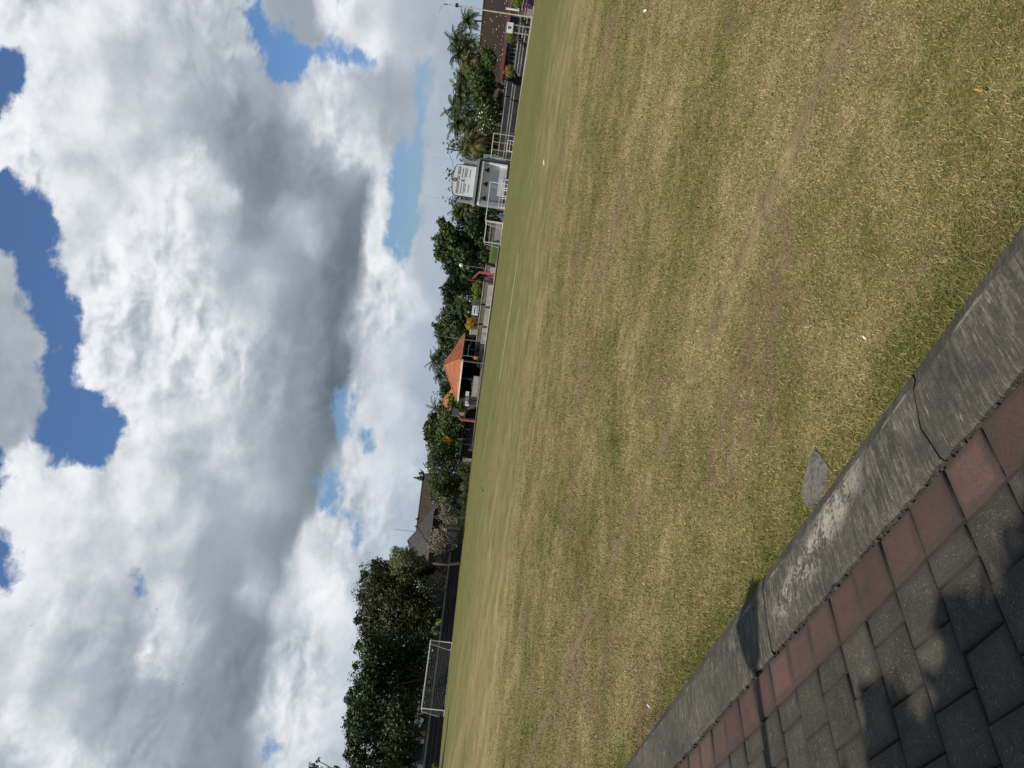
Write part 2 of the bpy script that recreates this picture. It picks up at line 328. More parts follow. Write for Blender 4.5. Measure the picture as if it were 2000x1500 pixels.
# ------------------------------------------------------------------ sky: Nishita blue behind a bank of cumulus
def build_world():
    w = bpy.data.worlds.new('World'); SC.world = w; w.use_nodes = True; nt = w.node_tree
    bg = nt.nodes['Background']; STR = .1; bg.inputs[1].default_value = STR
    sky = nn(nt, 'ShaderNodeTexSky', sky_type='NISHITA'); sky.sun_disc = False; sky.sun_elevation = SUN_EL; sky.sun_rotation = SUN_AZ
    sky.altitude = 50; sky.air_density = 1; sky.dust_density = .6; sky.ozone_density = 1.5
    d = nn(nt, 'ShaderNodeTexCoord').outputs['Generated']
    sp = nn(nt, 'ShaderNodeSeparateXYZ'); nt.links.new(d, sp.inputs[0])
    x, y, z = sp.outputs
    az = mth(nt, 'MULTIPLY', mth(nt, 'ARCTAN2', x, y), 57.2958)
    el = mth(nt, 'MULTIPLY', mth(nt, 'ARCSINE', z), 57.2958)
    # flatten towards the horizon the way real cloud fields do
    cb = nn(nt, 'ShaderNodeCombineXYZ'); nt.links.new(mth(nt, 'MULTIPLY', az, .0175), cb.inputs[0]); nt.links.new(mth(nt, 'MULTIPLY', el, .026), cb.inputs[1])
    q = cb.outputs[0]
    def nz(scale, detail, rough, loc, dist=0.):
        n = nt.nodes.new('ShaderNodeTexNoise'); n.noise_dimensions = '2D'; nt.links.new(vmap(nt, q, loc=loc), n.inputs['Vector'])
        n.inputs['Scale'].default_value = scale; n.inputs['Detail'].default_value = detail; n.inputs['Roughness'].default_value = rough; n.inputs['Distortion'].default_value = dist
        return n.outputs[0]
    w1, w2 = nz(15, 6, .58, (3, 1, 0)), nz(15, 6, .58, (9, 5, 0))
    azw = mth(nt, 'ADD', az, mth(nt, 'MULTIPLY', mth(nt, 'SUBTRACT', w1, .5), 2.6))
    elw = mth(nt, 'ADD', el, mth(nt, 'MULTIPLY', mth(nt, 'SUBTRACT', w2, .5), 1.7))
    a01 = mth(nt, 'DIVIDE', mth(nt, 'SUBTRACT', azw, SKY_AZ0), SKY_AZ1 - SKY_AZ0, clamp=True)
    n_el = len(SKY_EL); elc = mth(nt, 'DIVIDE', mth(nt, 'MINIMUM', mth(nt, 'MAXIMUM', elw, 0.), SKY_EL[-1] - .01), SKY_EL[1])
    lum = cov = None
    for i in range(0, n_el, 3):                      # three rows of the map per curve node: one row in each channel
        vv = []
        for op, b_ in (('SUBTRACT', (i, i + 1, i + 2)), ('ABSOLUTE', None), ('SUBTRACT', None), ('MAXIMUM', (0, 0, 0))):
            n = nt.nodes.new('ShaderNodeVectorMath'); n.operation = op
            if not vv: nt.links.new(elc, n.inputs[0]); n.inputs[1].default_value = b_
            elif op == 'SUBTRACT': n.inputs[0].default_value = (1, 1, 1); nt.links.new(vv[-1], n.inputs[1])
            else:
                nt.links.new(vv[-1], n.inputs[0])
                if b_: n.inputs[1].default_value = b_
            vv.append(n.outputs[0])
        for ch in (0, 1):
            c = nt.nodes.new('ShaderNodeRGBCurve'); nt.links.new(a01, c.inputs['Color']); c.mapping.use_clip = False
            for k in range(3):
                cu = c.mapping.curves[k]; row = SKY_ROWS[min(i + k, n_el - 1)]
                while len(cu.points) < SKY_NA: cu.points.new(.5, .5)
                for j in range(SKY_NA): cu.points[j].location = (j / (SKY_NA - 1), row[j][ch]); cu.points[j].handle_type = 'VECTOR'
            c.mapping.update()
            dp = nt.nodes.new('ShaderNodeVectorMath'); dp.operation = 'DOT_PRODUCT'; nt.links.new(c.outputs[0], dp.inputs[0]); nt.links.new(vv[-1], dp.inputs[1])
            if ch == 0: lum = dp.outputs['Value'] if lum is None else mth(nt, 'ADD', lum, dp.outputs['Value'])
            else: cov = dp.outputs['Value'] if cov is None else mth(nt, 'ADD', cov, dp.outputs['Value'])
    # elsewhere in the sky: a generic broken cumulus field
    g = nz(3.2, 5, .55, (20, 7, 0))
    inside = mth(nt, 'MULTIPLY', mth(nt, 'SUBTRACT', 1., sstep(nt, mth(nt, 'ABSOLUTE', mth(nt, 'ADD', az, 2.)), 29, 36)), mth(nt, 'SUBTRACT', 1., sstep(nt, el, 36, 44)))
    def lerp(f, a, b): return mth(nt, 'ADD', a, mth(nt, 'MULTIPLY', f, mth(nt, 'SUBTRACT', b, a)))
    lum = lerp(inside, mth(nt, 'ADD', .62, mth(nt, 'MULTIPLY', mth(nt, 'SUBTRACT', g, .5), .7)), lum)
    cov = lerp(inside, sstep(nt, g, .40, .52), cov)
    # cumulus texture: billows, lit from above
    n1 = nz(11, 6, .58, (1, 2, 0), .3)
    n1b = nz(34, 4, .6, (4, 2, 0), .2)
    edge = mth(nt, 'ADD', cov, mth(nt, 'ADD', mth(nt, 'MULTIPLY', mth(nt, 'SUBTRACT', n1, .5), 1.05), mth(nt, 'MULTIPLY', mth(nt, 'SUBTRACT', n1b, .5), .75)))
    cm = sstep(nt, edge, .30, .74)
    def vor(scale, loc):
        v = nt.nodes.new('ShaderNodeTexVoronoi'); v.voronoi_dimensions = '2D'; v.feature = 'SMOOTH_F1'
        nt.links.new(vmap(nt, qq, loc=loc), v.inputs['Vector']); v.inputs['Scale'].default_value = scale
        v.inputs['Detail'].default_value = 2; v.inputs['Roughness'].default_value = .5; v.inputs['Smoothness'].default_value = .8
        return v.outputs['Distance']
    vmn = nt.nodes.new('ShaderNodeVectorMath'); vmn.operation = 'MULTIPLY_ADD'
    ndist = nt.nodes.new('ShaderNodeTexNoise'); ndist.noise_dimensions = '2D'; nt.links.new(q, ndist.inputs['Vector']); ndist.inputs['Scale'].default_value = 9; ndist.inputs['Detail'].default_value = 4
    nt.links.new(ndist.outputs['Color'], vmn.inputs[0]); vmn.inputs[1].default_value = (.10, .10, 0); nt.links.new(q, vmn.inputs[2])
    qq = vmn.outputs[0]
    va, vb = vor(14, (0, 0, 0)), vor(14, (.004, .012, 0))
    relief = mth(nt, 'SUBTRACT', vb, va)
    na, nb = nz(6, 6, .56, (2, 8, 0)), nz(6, 6, .56, (2.010, 8.028, 0))
    rel2 = mth(nt, 'SUBTRACT', na, nb)
    # billows show where the cloud is sunlit and come and go in patches
    patch = sstep(nt, nz(4.5, 2, .5, (5, 5, 0)), .38, .66)
    amp = mth(nt, 'ADD', .22, mth(nt, 'MULTIPLY', sstep(nt, lum, .60, .86), .78))
    rel = mth(nt, 'ADD', mth(nt, 'MULTIPLY', mth(nt, 'MULTIPLY', relief, patch), .42), mth(nt, 'MULTIPLY', rel2, .42))
    rel = mth(nt, 'ADD', rel, mth(nt, 'MULTIPLY', mth(nt, 'SUBTRACT', n1, .5), .17))
    bil = mth(nt, 'MULTIPLY', mth(nt, 'ABSOLUTE', mth(nt, 'SUBTRACT', nz(13, 6, .56, (6, 3, 0), .2), .5)), 3.2, clamp=True)
    bil2 = mth(nt, 'MULTIPLY', mth(nt, 'ABSOLUTE', mth(nt, 'SUBTRACT', nz(34, 4, .56, (1, 9, 0), .2), .5)), 3.2, clamp=True)
    rel = mth(nt, 'ADD', rel, mth(nt, 'MULTIPLY', mth(nt, 'ADD', mth(nt, 'MULTIPLY', mth(nt, 'SUBTRACT', bil, .34), .15), mth(nt, 'MULTIPLY', mth(nt, 'SUBTRACT', bil2, .34), .09)), mth(nt, 'MULTIPLY_ADD', patch, .75, .25)))
    lum2 = mth(nt, 'ADD', mth(nt, 'MULTIPLY_ADD', lum, 1.10, -.062), mth(nt, 'MULTIPLY', mth(nt, 'MULTIPLY', rel, amp), mth(nt, 'MULTIPLY_ADD', sstep(nt, el, 4, 14), .45, .55)))
    cr = nn(nt, 'ShaderNodeValToRGB'); nt.links.new(lum2, cr.inputs[0]); e = cr.color_ramp.elements
    def lin(c): return tuple(((v / 255 + .055) / 1.055) ** 2.4 if v > 10 else v / 255 / 12.92 for v in c)
    stops = [(.40, (90, 103, 115)), (.50, (117, 130, 142)), (.60, (144, 155, 165)), (.70, (172, 181, 190)), (.80, (201, 207, 213)), (.90, (230, 233, 237)), (1.0, (246, 247, 250))]
    e[0].position, e[1].position = stops[0][0], stops[-1][0]
    for p, c in stops[1:-1]: e.new(p)
    for el_, (p, c) in zip(e, stops): el_.position = p; el_.color = (*lin(c), 1)
    cloud = mixc(nt, 1., cr.outputs[0], (1 / STR,) * 3, 'MULTIPLY')
    cloud = mixc(nt, mth(nt, 'SUBTRACT', .62, mth(nt, 'MULTIPLY', sstep(nt, el, 1.5, 8.5), .62)), cloud, tuple(v / STR for v in lin((163, 182, 203))))
    # blue: Nishita, deeper overhead
    blue = mixc(nt, 1., sky.outputs[0], mixc(nt, sstep(nt, el, 2, 16), (.62, .68, .79), (.72, .92, 1.14)), 'MULTIPLY')
    col = mixc(nt, cm, blue, cloud)
    nt.links.new(col, bg.inputs[0])
    w.cycles.sampling_method = 'MANUAL'; w.cycles.sample_map_resolution = 512
SKYMUL = (1., 1., 1.)
build_world()
SC.view_settings.view_transform = 'Standard'; SC.view_settings.look = 'None'; SC.view_settings.exposure = 0; SC.view_settings.gamma = 1
SC.cycles.max_bounces = 6; SC.cycles.diffuse_bounces = 3; SC.cycles.transparent_max_bounces = 8; SC.cycles.caustics_reflective = False; SC.cycles.caustics_refractive = False

# ------------------------------------------------------------------ near ground: playing field, kerb, paving
KT = np.array([-.6865, .7271]); KN = np.array([.7271, .6865])      # along the kerb / across it towards the grass
def K(s, c, z=0.): return Vector((KT[0] * s + KN[0] * c, KT[1] * s + KN[1] * c, z))
def kcoord(nt):
    """(along kerb, across kerb) of the shaded point, metres"""
    p = nn(nt, 'ShaderNodeNewGeometry').outputs['Position']
    def dot(v):
        n = nt.nodes.new('ShaderNodeVectorMath'); n.operation = 'DOT_PRODUCT'; nt.links.new(p, n.inputs[0]); n.inputs[1].default_value = (v[0], v[1], 0); return n.outputs['Value']
    return p, dot(KT), dot(KN)
def turf_colour(nt, pos, s, c, blade=None):
    """dry mown turf: straw, olive and bare earth in patches, with a worn line parallel to the kerb"""
    big = noise(nt, pos, .12, 3, .55); mid = noise(nt, vmap(nt, pos, loc=(4, 9, 0)), .75, 4, .62); small = noise(nt, vmap(nt, pos, loc=(1, 5, 0)), 3.2, 4, .65)
    fine = noise(nt, pos, 16, 3, .65)
    cb = nn(nt, 'ShaderNodeCombineXYZ'); nt.links.new(mth(nt, 'MULTIPLY', s, .045), cb.inputs[0]); nt.links.new(mth(nt, 'MULTIPLY', c, .22), cb.inputs[1])
    band = noise(nt, cb.outputs[0], 1.6, 3, .5)
    v = mth(nt, 'ADD', mth(nt, 'MULTIPLY', big, .45), mth(nt, 'ADD', mth(nt, 'MULTIPLY', mid, .65), mth(nt, 'ADD', mth(nt, 'MULTIPLY', small, .50), mth(nt, 'MULTIPLY', band, .45))))
    v = mth(nt, 'SUBTRACT', v, .485)
    if blade is not None: v = mth(nt, 'ADD', v, mth(nt, 'MULTIPLY', mth(nt, 'SUBTRACT', blade, .5), .80))
    else: v = mth(nt, 'ADD', v, mth(nt, 'MULTIPLY', mth(nt, 'SUBTRACT', fine, .5), .55))
    # fresher along the kerb, greener again far out
    near = mth(nt, 'SUBTRACT', 1., sstep(nt, c, 2.05, 2.55)); far = sstep(nt, c, 22, 60)
    v = mth(nt, 'SUBTRACT', v, mth(nt, 'ADD', mth(nt, 'MULTIPLY', near, .16), mth(nt, 'MULTIPLY', far, .14)))
    r = nn(nt, 'ShaderNodeValToRGB'); nt.links.new(v, r.inputs[0]); e = r.color_ramp.elements
    for _ in range(3): e.new(.5)
    for el_, (p, col) in zip(e, ((.20, (.060, .078, .014)), (.38, (.124, .122, .030)), (.52, (.205, .168, .066)), (.66, (.300, .232, .105)), (.90, (.47, .375, .20)))): el_.position = p; el_.color = (*col, 1)
    brown = sstep(nt, mth(nt, 'ADD', noise(nt, vmap(nt, pos, loc=(11, 2, 0)), .42, 5, .68), mth(nt, 'MULTIPLY', mth(nt, 'SUBTRACT', noise(nt, vmap(nt, pos, loc=(8, 6, 0)), 5.5, 4, .7), .5), .55)), .54, .68)
    col = mixc(nt, mth(nt, 'MULTIPLY', brown, .72), r.outputs[0], (.205, .132, .082))
    wob = mth(nt, 'MULTIPLY', mth(nt, 'SUBTRACT', noise(nt, pos, 1.3, 3, .6), .5), .22)
    dl = mth(nt, 'ABSOLUTE', mth(nt, 'ADD', mth(nt, 'SUBTRACT', c, 4.08), wob))
    worn = mth(nt, 'MULTIPLY', mth(nt, 'SUBTRACT', 1., sstep(nt, dl, .03, .17)), sstep(nt, noise(nt, vmap(nt, pos, loc=(3, 3, 0)), 1.1, 3, .6), .40, .60))
    col = mixc(nt, mth(nt, 'MULTIPLY', worn, .72), col, mixc(nt, fine, (.15, .10, .065), (.24, .165, .11)))
    col = mixc(nt, mth(nt, 'MULTIPLY', sstep(nt, mth(nt, 'MULTIPLY_ADD', s, .35, c), 15, 50), .80), col, mixc(nt, sstep(nt, mth(nt, 'ADD', mid, mth(nt, 'MULTIPLY', band, .6)), .62, 1.0), (.092, .106, .022), (.158, .146, .044)))
    return col, worn, fine
def turf_mat(name, blades):
    m, nt, b = newmat(name); pos, s, c = kcoord(nt)
    bl = nn(nt, 'ShaderNodeAttribute', attribute_name='tint').outputs['Fac'] if blades else None
    col, worn, fine = turf_colour(nt, pos, s, c, bl)
    b.inputs['Roughness'].default_value = .8; b.inputs['Specular IOR Level'].default_value = .12
    if not blades:
        f2 = noise(nt, pos, 48, 4, .72); f3 = noise(nt, pos, 7, 4, .7)
        col = mixc(nt, mth(nt, 'MULTIPLY', sstep(nt, f2, .62, .40), .32), col, (.05, .05, .018))
        col = mixc(nt, mth(nt, 'MULTIPLY', sstep(nt, f3, .56, .36), .2), col, (.07, .07, .022))
        bp = nn(nt, 'ShaderNodeBump', ins={'Strength': .8, 'Distance': .03, 'Height': mth(nt, 'ADD', mth(nt, 'MULTIPLY', f2, .4), fine)}); nt.links.new(bp.outputs[0], b.inputs['Normal'])
    nt.links.new(col, b.inputs['Base Color']); return m
M_TURF, M_BLADE = turf_mat('turf', False), turf_mat('grass_blades', True)

M_EARTH = mat('earth', (.16, .13, .09), (.09, .10, .05), .15, .95, 0.3)
MB().poly([(-3000, -3000, -.06), (3000, -3000, -.06), (3000, 3000, -.06), (-3000, 3000, -.06)]).build('ground', M_EARTH, kind='structure')
edge = [(at(b and 0 or 0, 0, 1)) for b in ()]
FIELD_FAR = [(1500, 77), (1388, 86.5), (1257, 94), (1100, 107), (1000, 115), (900, 122), (830, 124), (700, 119), (600, 112), (470, 108), (330, 110), (250, 104), (180, 99), (100, 90), (0, 83)]
def far_edge(dy):
    xs = [q[0] for q in FIELD_FAR][::-1]; ys = [q[1] for q in FIELD_FAR][::-1]; return float(np.interp(dy, xs, ys))
far_pts = [gd(900, dy, Y) for dy, Y in FIELD_FAR]
pl = [K(-30, 2.10), K(97, 2.10), Vector((-55, 62, 0))] + far_pts + [Vector((68, 52, 0)), Vector((74, 5, 0))]
MB().poly([(p.x, p.y, 0) for p in pl][::-1]).build('grass_field', M_TURF, kind='structure')

# blades standing in the part of the turf near enough to see them
def scatter_grass():
    n = 1000000
    u = RNG.uniform(0, 1, n); a = .42
    r = (2.0 ** a + u * (26. ** a - 2.0 ** a)) ** (1 / a)
    th = RNG.uniform(R(-34), R(32), n)
    x, y = r * np.sin(th), r * np.cos(th)
    s = x * KT[0] + y * KT[1]; c = x * KN[0] + y * KN[1]
    lip = 2.085 + .035 * np.sin(s * 5.1) * np.sin(s * 1.7 + 1) - .055 * RNG.uniform(0, 1, n) ** 3
    clump = .5 + .5 * np.sin(x * 9 + 2 * np.sin(y * 5)) * np.sin(y * 8 + 2 * np.sin(x * 6))
    dl = np.abs(c - 4.08)
    sx, cx = s - 2.74, c - 2.19                                     # the lump of old concrete keeps a bare place
    keep = (c > lip) & (RNG.uniform(0, 1, n) < np.clip((27 - r) / 16, 0, 1)) & ((dl > .07) | (RNG.uniform(0, 1, n) < .40 + .3 * np.sin(s * 2.1))) & ~((np.abs(sx * .83 + cx * .56) < .072) & (np.abs(-sx * .56 + cx * .83) < .075)) & (RNG.uniform(0, 1, n) < .62 + .38 * clump)
    x, y, r, c = x[keep], y[keep], r[keep], c[keep]; n = len(x)
    L = RNG.uniform(.007, .021, n) * (1 + .03 * r) * np.clip((27 - r) / 8, .2, 1); L *= np.where(c < 2.35, 1.35, 1.)
    W = np.maximum(.0011, .00036 * r) * RNG.uniform(.7, 1.4, n)
    az = RNG.uniform(0, 2 * np.pi, n); tl = np.clip(RNG.normal(.95, .38, n), .05, 1.5)      # lean from upright: mown turf lies down
    dx, dy = np.cos(az), np.sin(az); px, py = -dy, dx
    base = np.stack([x, y, np.full(n, -.002)], 1)
    def off(f, lean, wv):
        h = L * f
        return base + np.stack([dx * h * np.sin(lean) + px * wv, dy * h * np.sin(lean) + py * wv, h * np.cos(lean) + .004], 1)
    v = np.stack([off(0, tl, -W), off(0, tl, W), off(.55, tl, W * .8), off(.55, tl, -W * .8), off(1., np.minimum(tl * 1.25, 1.62), np.zeros(n))], 1).reshape(-1, 3)
    i = np.arange(n)[:, None] * 5
    f = np.concatenate([i + [0, 1, 2], i + [0, 2, 3], i + [3, 2, 4]], 1).reshape(-1, 3)
    trimesh('grass', v, f, M_BLADE, None, np.repeat(.5 + (RNG.beta(1.3, 1.3, n) - .5) * np.clip(1.15 - r / 24, .25, 1), 5), kind='stuff')
scatter_grass()

# kerb: a cast strip with a sloping nose, cracks, a chipped back edge
def kerb_mat():
    m, nt, b = newmat('kerb_concrete'); pos, s, c = kcoord(nt)
    cb = nn(nt, 'ShaderNodeCombineXYZ'); nt.links.new(mth(nt, 'MULTIPLY', s, 46), cb.inputs[0]); nt.links.new(mth(nt, 'MULTIPLY', c, 5), cb.inputs[1])
    brush = noise(nt, cb.outputs[0], 1.3, 4, .7)
    mott = noise(nt, pos, 5, 5, .65); grain = noise(nt, pos, 90, 3, .7); gr2 = noise(nt, pos, 34, 4, .7)
    col = mixc(nt, sstep(nt, mott, .32, .70), (.040, .037, .031), (.088, .080, .063))
    col = mixc(nt, mth(nt, 'MULTIPLY', sstep(nt, brush, .44, .66), .7), col, (.165, .153, .125))
    col = mixc(nt, mth(nt, 'MULTIPLY', sstep(nt, gr2, .52, .36), .6), col, (.045, .045, .040))
    col = mixc(nt, mth(nt, 'MULTIPLY', sstep(nt, grain, .60, .72), .5), col, (.28, .26, .22))
    # pale lime wash worn into patches around the middle of the visible length
    band = mth(nt, 'MULTIPLY', mth(nt, 'MULTIPLY', sstep(nt, s, 2.15, 2.55), mth(nt, 'SUBTRACT', 1., sstep(nt, s, 3.05, 3.5))), sstep(nt, c, 1.68, 1.80))
    ridge = mth(nt, 'SUBTRACT', 1., sstep(nt, mth(nt, 'ABSOLUTE', mth(nt, 'SUBTRACT', c, mth(nt, 'SUBTRACT', 2.45, mth(nt, 'MULTIPLY', s, .205)))), .03, .13))
    wash = mth(nt, 'MULTIPLY', mth(nt, 'MULTIPLY', band, ridge), sstep(nt, mth(nt, 'ADD', mth(nt, 'MULTIPLY', noise(nt, pos, 60, 4, .75), .50), mth(nt, 'MULTIPLY', noise(nt, vmap(nt, pos, loc=(2, 8, 0)), 9, 5, .65), .75)), .58, .72))
    col = mixc(nt, mth(nt, 'MULTIPLY', wash, .75), col, (.42, .385, .31))
    # pale rub along the arris of the nose
    rub = mth(nt, 'MULTIPLY', mth(nt, 'SUBTRACT', 1., sstep(nt, mth(nt, 'ABSOLUTE', mth(nt, 'SUBTRACT', c, 2.005)), .004, .02)), sstep(nt, noise(nt, pos, 6, 4, .7), .5, .62))
    col = mixc(nt, mth(nt, 'MULTIPLY', rub, .6), col, (.40, .38, .32))
    stn = noise(nt, vmap(nt, pos, loc=(9, 1, 0)), 2.1, 5, .62)
    col = mixc(nt, mth(nt, 'MULTIPLY', sstep(nt, stn, .46, .66), .6), col, (.040, .038, .033))
    cb2 = nn(nt, 'ShaderNodeCombineXYZ'); nt.links.new(mth(nt, 'MULTIPLY', s, 30), cb2.inputs[0]); nt.links.new(mth(nt, 'MULTIPLY', c, 2.5), cb2.inputs[1])
    strk = noise(nt, cb2.outputs[0], 2.4, 3, .7)
    col = mixc(nt, mth(nt, 'MULTIPLY', mth(nt, 'MULTIPLY', sstep(nt, strk, .58, .70), sstep(nt, mott, .38, .56)), .7), col, (.27, .25, .20))
    nose = mth(nt, 'MULTIPLY', sstep(nt, c, 2.00, 2.03), .45); col = mixc(nt, nose, col, (.050, .047, .040))
    nt.links.new(col, b.inputs['Base Color']); b.inputs['Roughness'].default_value = .92; b.inputs['Specular IOR Level'].default_value = .2
    h = mth(nt, 'ADD', mth(nt, 'MULTIPLY', brush, .8), mth(nt, 'ADD', gr2, grain))
    bp = nn(nt, 'ShaderNodeBump', ins={'Strength': .8, 'Distance': .009, 'Height': h}); nt.links.new(bp.outputs[0], b.inputs['Normal'])
    return m
M_KERB = kerb_mat()
PAV = .05
def build_kerb():
    rr = random.Random(3); mb = MB()
    cuts = [-14, -6, 1.875, 3.40, 8.2, 14, 22, 34, 50, 70, 95]
    def jag(s, k): return .010 * math.sin(s * 23 + k) + .007 * math.sin(s * 61 + 2 * k) + .012 * math.sin(s * 7.3 + k * 3)
    for i in range(len(cuts) - 1):
        a, b_ = cuts[i], cuts[i + 1]; n = max(4, min(90, int((b_ - a) / .05)))
        rows = []
        for k in range(n + 1):
            s = a + (b_ - a) * k / n; g = .0035 if k in (0, n) else 0
            sh = (.003 if k == 0 else -.003 if k == n else 0)
            j_ = i if k == 0 else i + 1
            def cr(c): return .016 * math.sin(c * 17 + j_) + .009 * math.sin(c * 47 + 2 * j_)
            wob = jag(s, i) * .6 * (1 if s < 12 else 0)
            e = 1 if k in (0, n) else 0
            prof = [(1.655 + abs(wob), PAV - .09), (1.655 + abs(wob), PAV - .006), (1.668 + abs(wob), PAV + .001), (1.83, PAV + .004), (1.985 + wob * .5, PAV + .002), (2.02 + wob * .5, PAV - .012), (2.075 + wob * .6, PAV - .034), (2.10, PAV - .049), (2.105, -.09)]
            rows.append([K(s + sh + (cr(c) if e else 0), c, z) for c, z in prof])
        m = len(rows[0]); mb.add([p for r_ in rows for p in r_], [(q * m + j, (q + 1) * m + j, (q + 1) * m + j + 1, q * m + j + 1) for q in range(n) for j in range(m - 1)])
    return mb.build('kerb', M_KERB, smooth=False, kind='structure')
build_kerb()
# mortar rubble and dirt lying in the gap between kerb and tiles
M_GAP = mat('joint_dirt', (.030, .028, .024), (.055, .048, .038), 9, .95, .5)
mb = MB()
mb.poly([K(-16, -14, PAV - .022), K(-16, 1.72, PAV - .022), K(96, 1.72, PAV - .022), K(96, -14, PAV - .022)][::-1])
mb.build('paving_bed', M_GAP, kind='structure')
rr = random.Random(5); mb = MB()
for k in range(300):
    s = rr.uniform(-.5, 9); c = 1.648 + rr.gauss(0, .007); q = rr.uniform(.003, .008) * (1.7 if rr.random() < .15 else 1)
    mb.lathe([(q * .7, -.02), (q, .0), (q * .6, q * .5)], K(s, c, PAV - .006 - rr.random() * .006), 5)
mb.build('mortar_crumbs', mat('mortar', (.085, .078, .066), (.045, .042, .036), 20, .95, .4), kind='stuff')

# paving: one row of red tiles along the kerb, then grey blocks in columns with staggered joints
def tile_mat(name, c1, c2, c3, spot):
    m, nt, b = newmat(name); pos = nn(nt, 'ShaderNodeNewGeometry').outputs['Position']
    t = nn(nt, 'ShaderNodeAttribute', attribute_name='tint').outputs['Fac']
    big = noise(nt, pos, 3.2, 4, .65); g = noise(nt, pos, 150, 3, .8); g2 = noise(nt, pos, 26, 4, .7)
    col = mixc(nt, sstep(nt, big, .3, .7), c1, c2)
    col = mixc(nt, mth(nt, 'MULTIPLY', sstep(nt, g2, .5, .72), .5), col, c3)
    col = mixc(nt, 1., col, mixc(nt, t, (.72, .72, .72), (1.22, 1.20, 1.15)), 'MULTIPLY')
    col = mixc(nt, mth(nt, 'MULTIPLY', sstep(nt, g, .58, .70), spot), col, (.33, .30, .23))
    col = mixc(nt, mth(nt, 'MULTIPLY', sstep(nt, g, .45, .33), .55), col, tuple(x * .35 for x in c1))
    d_ = nn(nt, 'ShaderNodeAttribute', attribute_name='dirt').outputs['Fac']
    col = mixc(nt, mth(nt, 'MULTIPLY', sstep(nt, mth(nt, 'ADD', d_, mth(nt, 'MULTIPLY', mth(nt, 'SUBTRACT', big, .5), 1.1)), .15, .95), .62), col, (.040, .036, .031))
    # grime worked in from the joints, and old damp marks
    col = mixc(nt, mth(nt, 'MULTIPLY', sstep(nt, noise(nt, vmap(nt, pos, loc=(5, 5, 5)), 6, 5, .6), .56, .70), .55), col, (.035, .034, .033))
    nt.links.new(col, b.inputs['Base Color']); b.inputs['Roughness'].default_value = .88; b.inputs['Specular IOR Level'].default_value = .25
    bp = nn(nt, 'ShaderNodeBump', ins={'Strength': .8, 'Distance': .006, 'Height': mth(nt, 'ADD', g, g2)}); nt.links.new(bp.outputs[0], b.inputs['Normal'])
    return m
M_RED = tile_mat('red_tile', (.074, .045, .037), (.104, .057, .047), (.048, .038, .033), .15)
M_GREY = tile_mat('grey_block', (.038, .036, .030), (.068, .062, .050), (.112, .101, .077), .75)
def tiles():
    V = {'r': ([], [], []), 'g': ([], [], [])}; D_ = {'r': [], 'g': []}; rr = random.Random(9)
    def tile(key, s0, s1, c0, c1):
        g = .0035; s0 += g; s1 -= g; c0 += g; c1 -= g; b = .009
        z = PAV + rr.gauss(0, .0026); ta, tb = rr.gauss(0, .011), rr.gauss(0, .011); sm, cm_ = (s0 + s1) / 2, (c0 + c1) / 2
        ro = rr.gauss(0, .006)
        def P(s, c, dz):
            ds, dc = s - sm, c - cm_
            return K(sm + ds - ro * dc, cm_ + dc + ro * ds, z + dz + ta * ds + tb * dc)
        ring = lambda i, dz: [P(s0 + i, c0 + i, dz), P(s1 - i, c0 + i, dz), P(s1 - i, c1 - i, dz), P(s0 + i, c1 - i, dz)]
        vs = ring(0, -.05) + ring(0, -.007) + ring(b * .45, -.0025) + ring(b * 1.3, 0)
        v, f, t = V[key]; o = len(v); vs += ring(.042, .0003); v += vs; t += [rr.random()] * 20; D_[key] += [1.] * 16 + [0.] * 4
        for k in range(4):
            for i in range(4): j = (i + 1) % 4; f.append((o + k * 4 + i, o + k * 4 + 4 + i, o + k * 4 + 4 + j, o + k * 4 + j))
        f.append((o + 19, o + 18, o + 17, o + 16))
    p = .2258; s_ref = 1.660
    for k in range(-22, 150):
        s0 = s_ref + k * p
        tile('r', s0, s0 + p, 1.432, 1.640)
        d = .217; n = 9 if k < 45 else 5
        c = 1.428
        first = True
        for q in range(n):
            h = d * .52 if (first and k % 2 == 1) else d
            tile('g', s0, s0 + p, c - h, c); c -= h; first = False
    for key, name, m in (('r', 'red_border_paving', M_RED), ('g', 'grey_block_paving', M_GREY)):
        v, f, t = V[key]
        trimesh(name, np.array([tuple(x) for x in v]), np.array(f), m, None, t, kind='structure', dirt=D_[key])
tiles()

# lump of old concrete left in the turf beside the kerb
M_OLDC = mat('old_concrete', (.40, .37, .31), (.15, .14, .118), 34, .95, 1., c3=(.42, .39, .33))
out = [(2.655, 2.345), (2.62, 2.25), (2.585, 2.17), (2.63, 2.12), (2.70, 2.095), (2.80, 2.10), (2.845, 2.14), (2.865, 2.25), (2.78, 2.30), (2.70, 2.335)]
mb = MB(); ce = K(2.73, 2.20, .026); n = len(out)
ring0 = [K(s, c, -.02) for s, c in out]; ring1 = [K(s + rr.gauss(0, .006), c + rr.gauss(0, .006), .009) for s, c in out]; ring2 = [K(2.73 + (s - 2.73) * .72, 2.2 + (c - 2.2) * .72, .022) for s, c in out]
mb.add(ring0 + ring1 + ring2 + [ce], [(a * n + i, a * n + (i + 1) % n, (a + 1) * n + (i + 1) % n, (a + 1) * n + i) for a in (0, 1) for i in range(n)] + [(2 * n + i, 2 * n + (i + 1) % n, 3 * n) for i in range(n)])
tag(mb.build('concrete_remnant', M_OLDC), 'pointed flat lump of old pale concrete lying in the grass against the kerb', 'rubble')
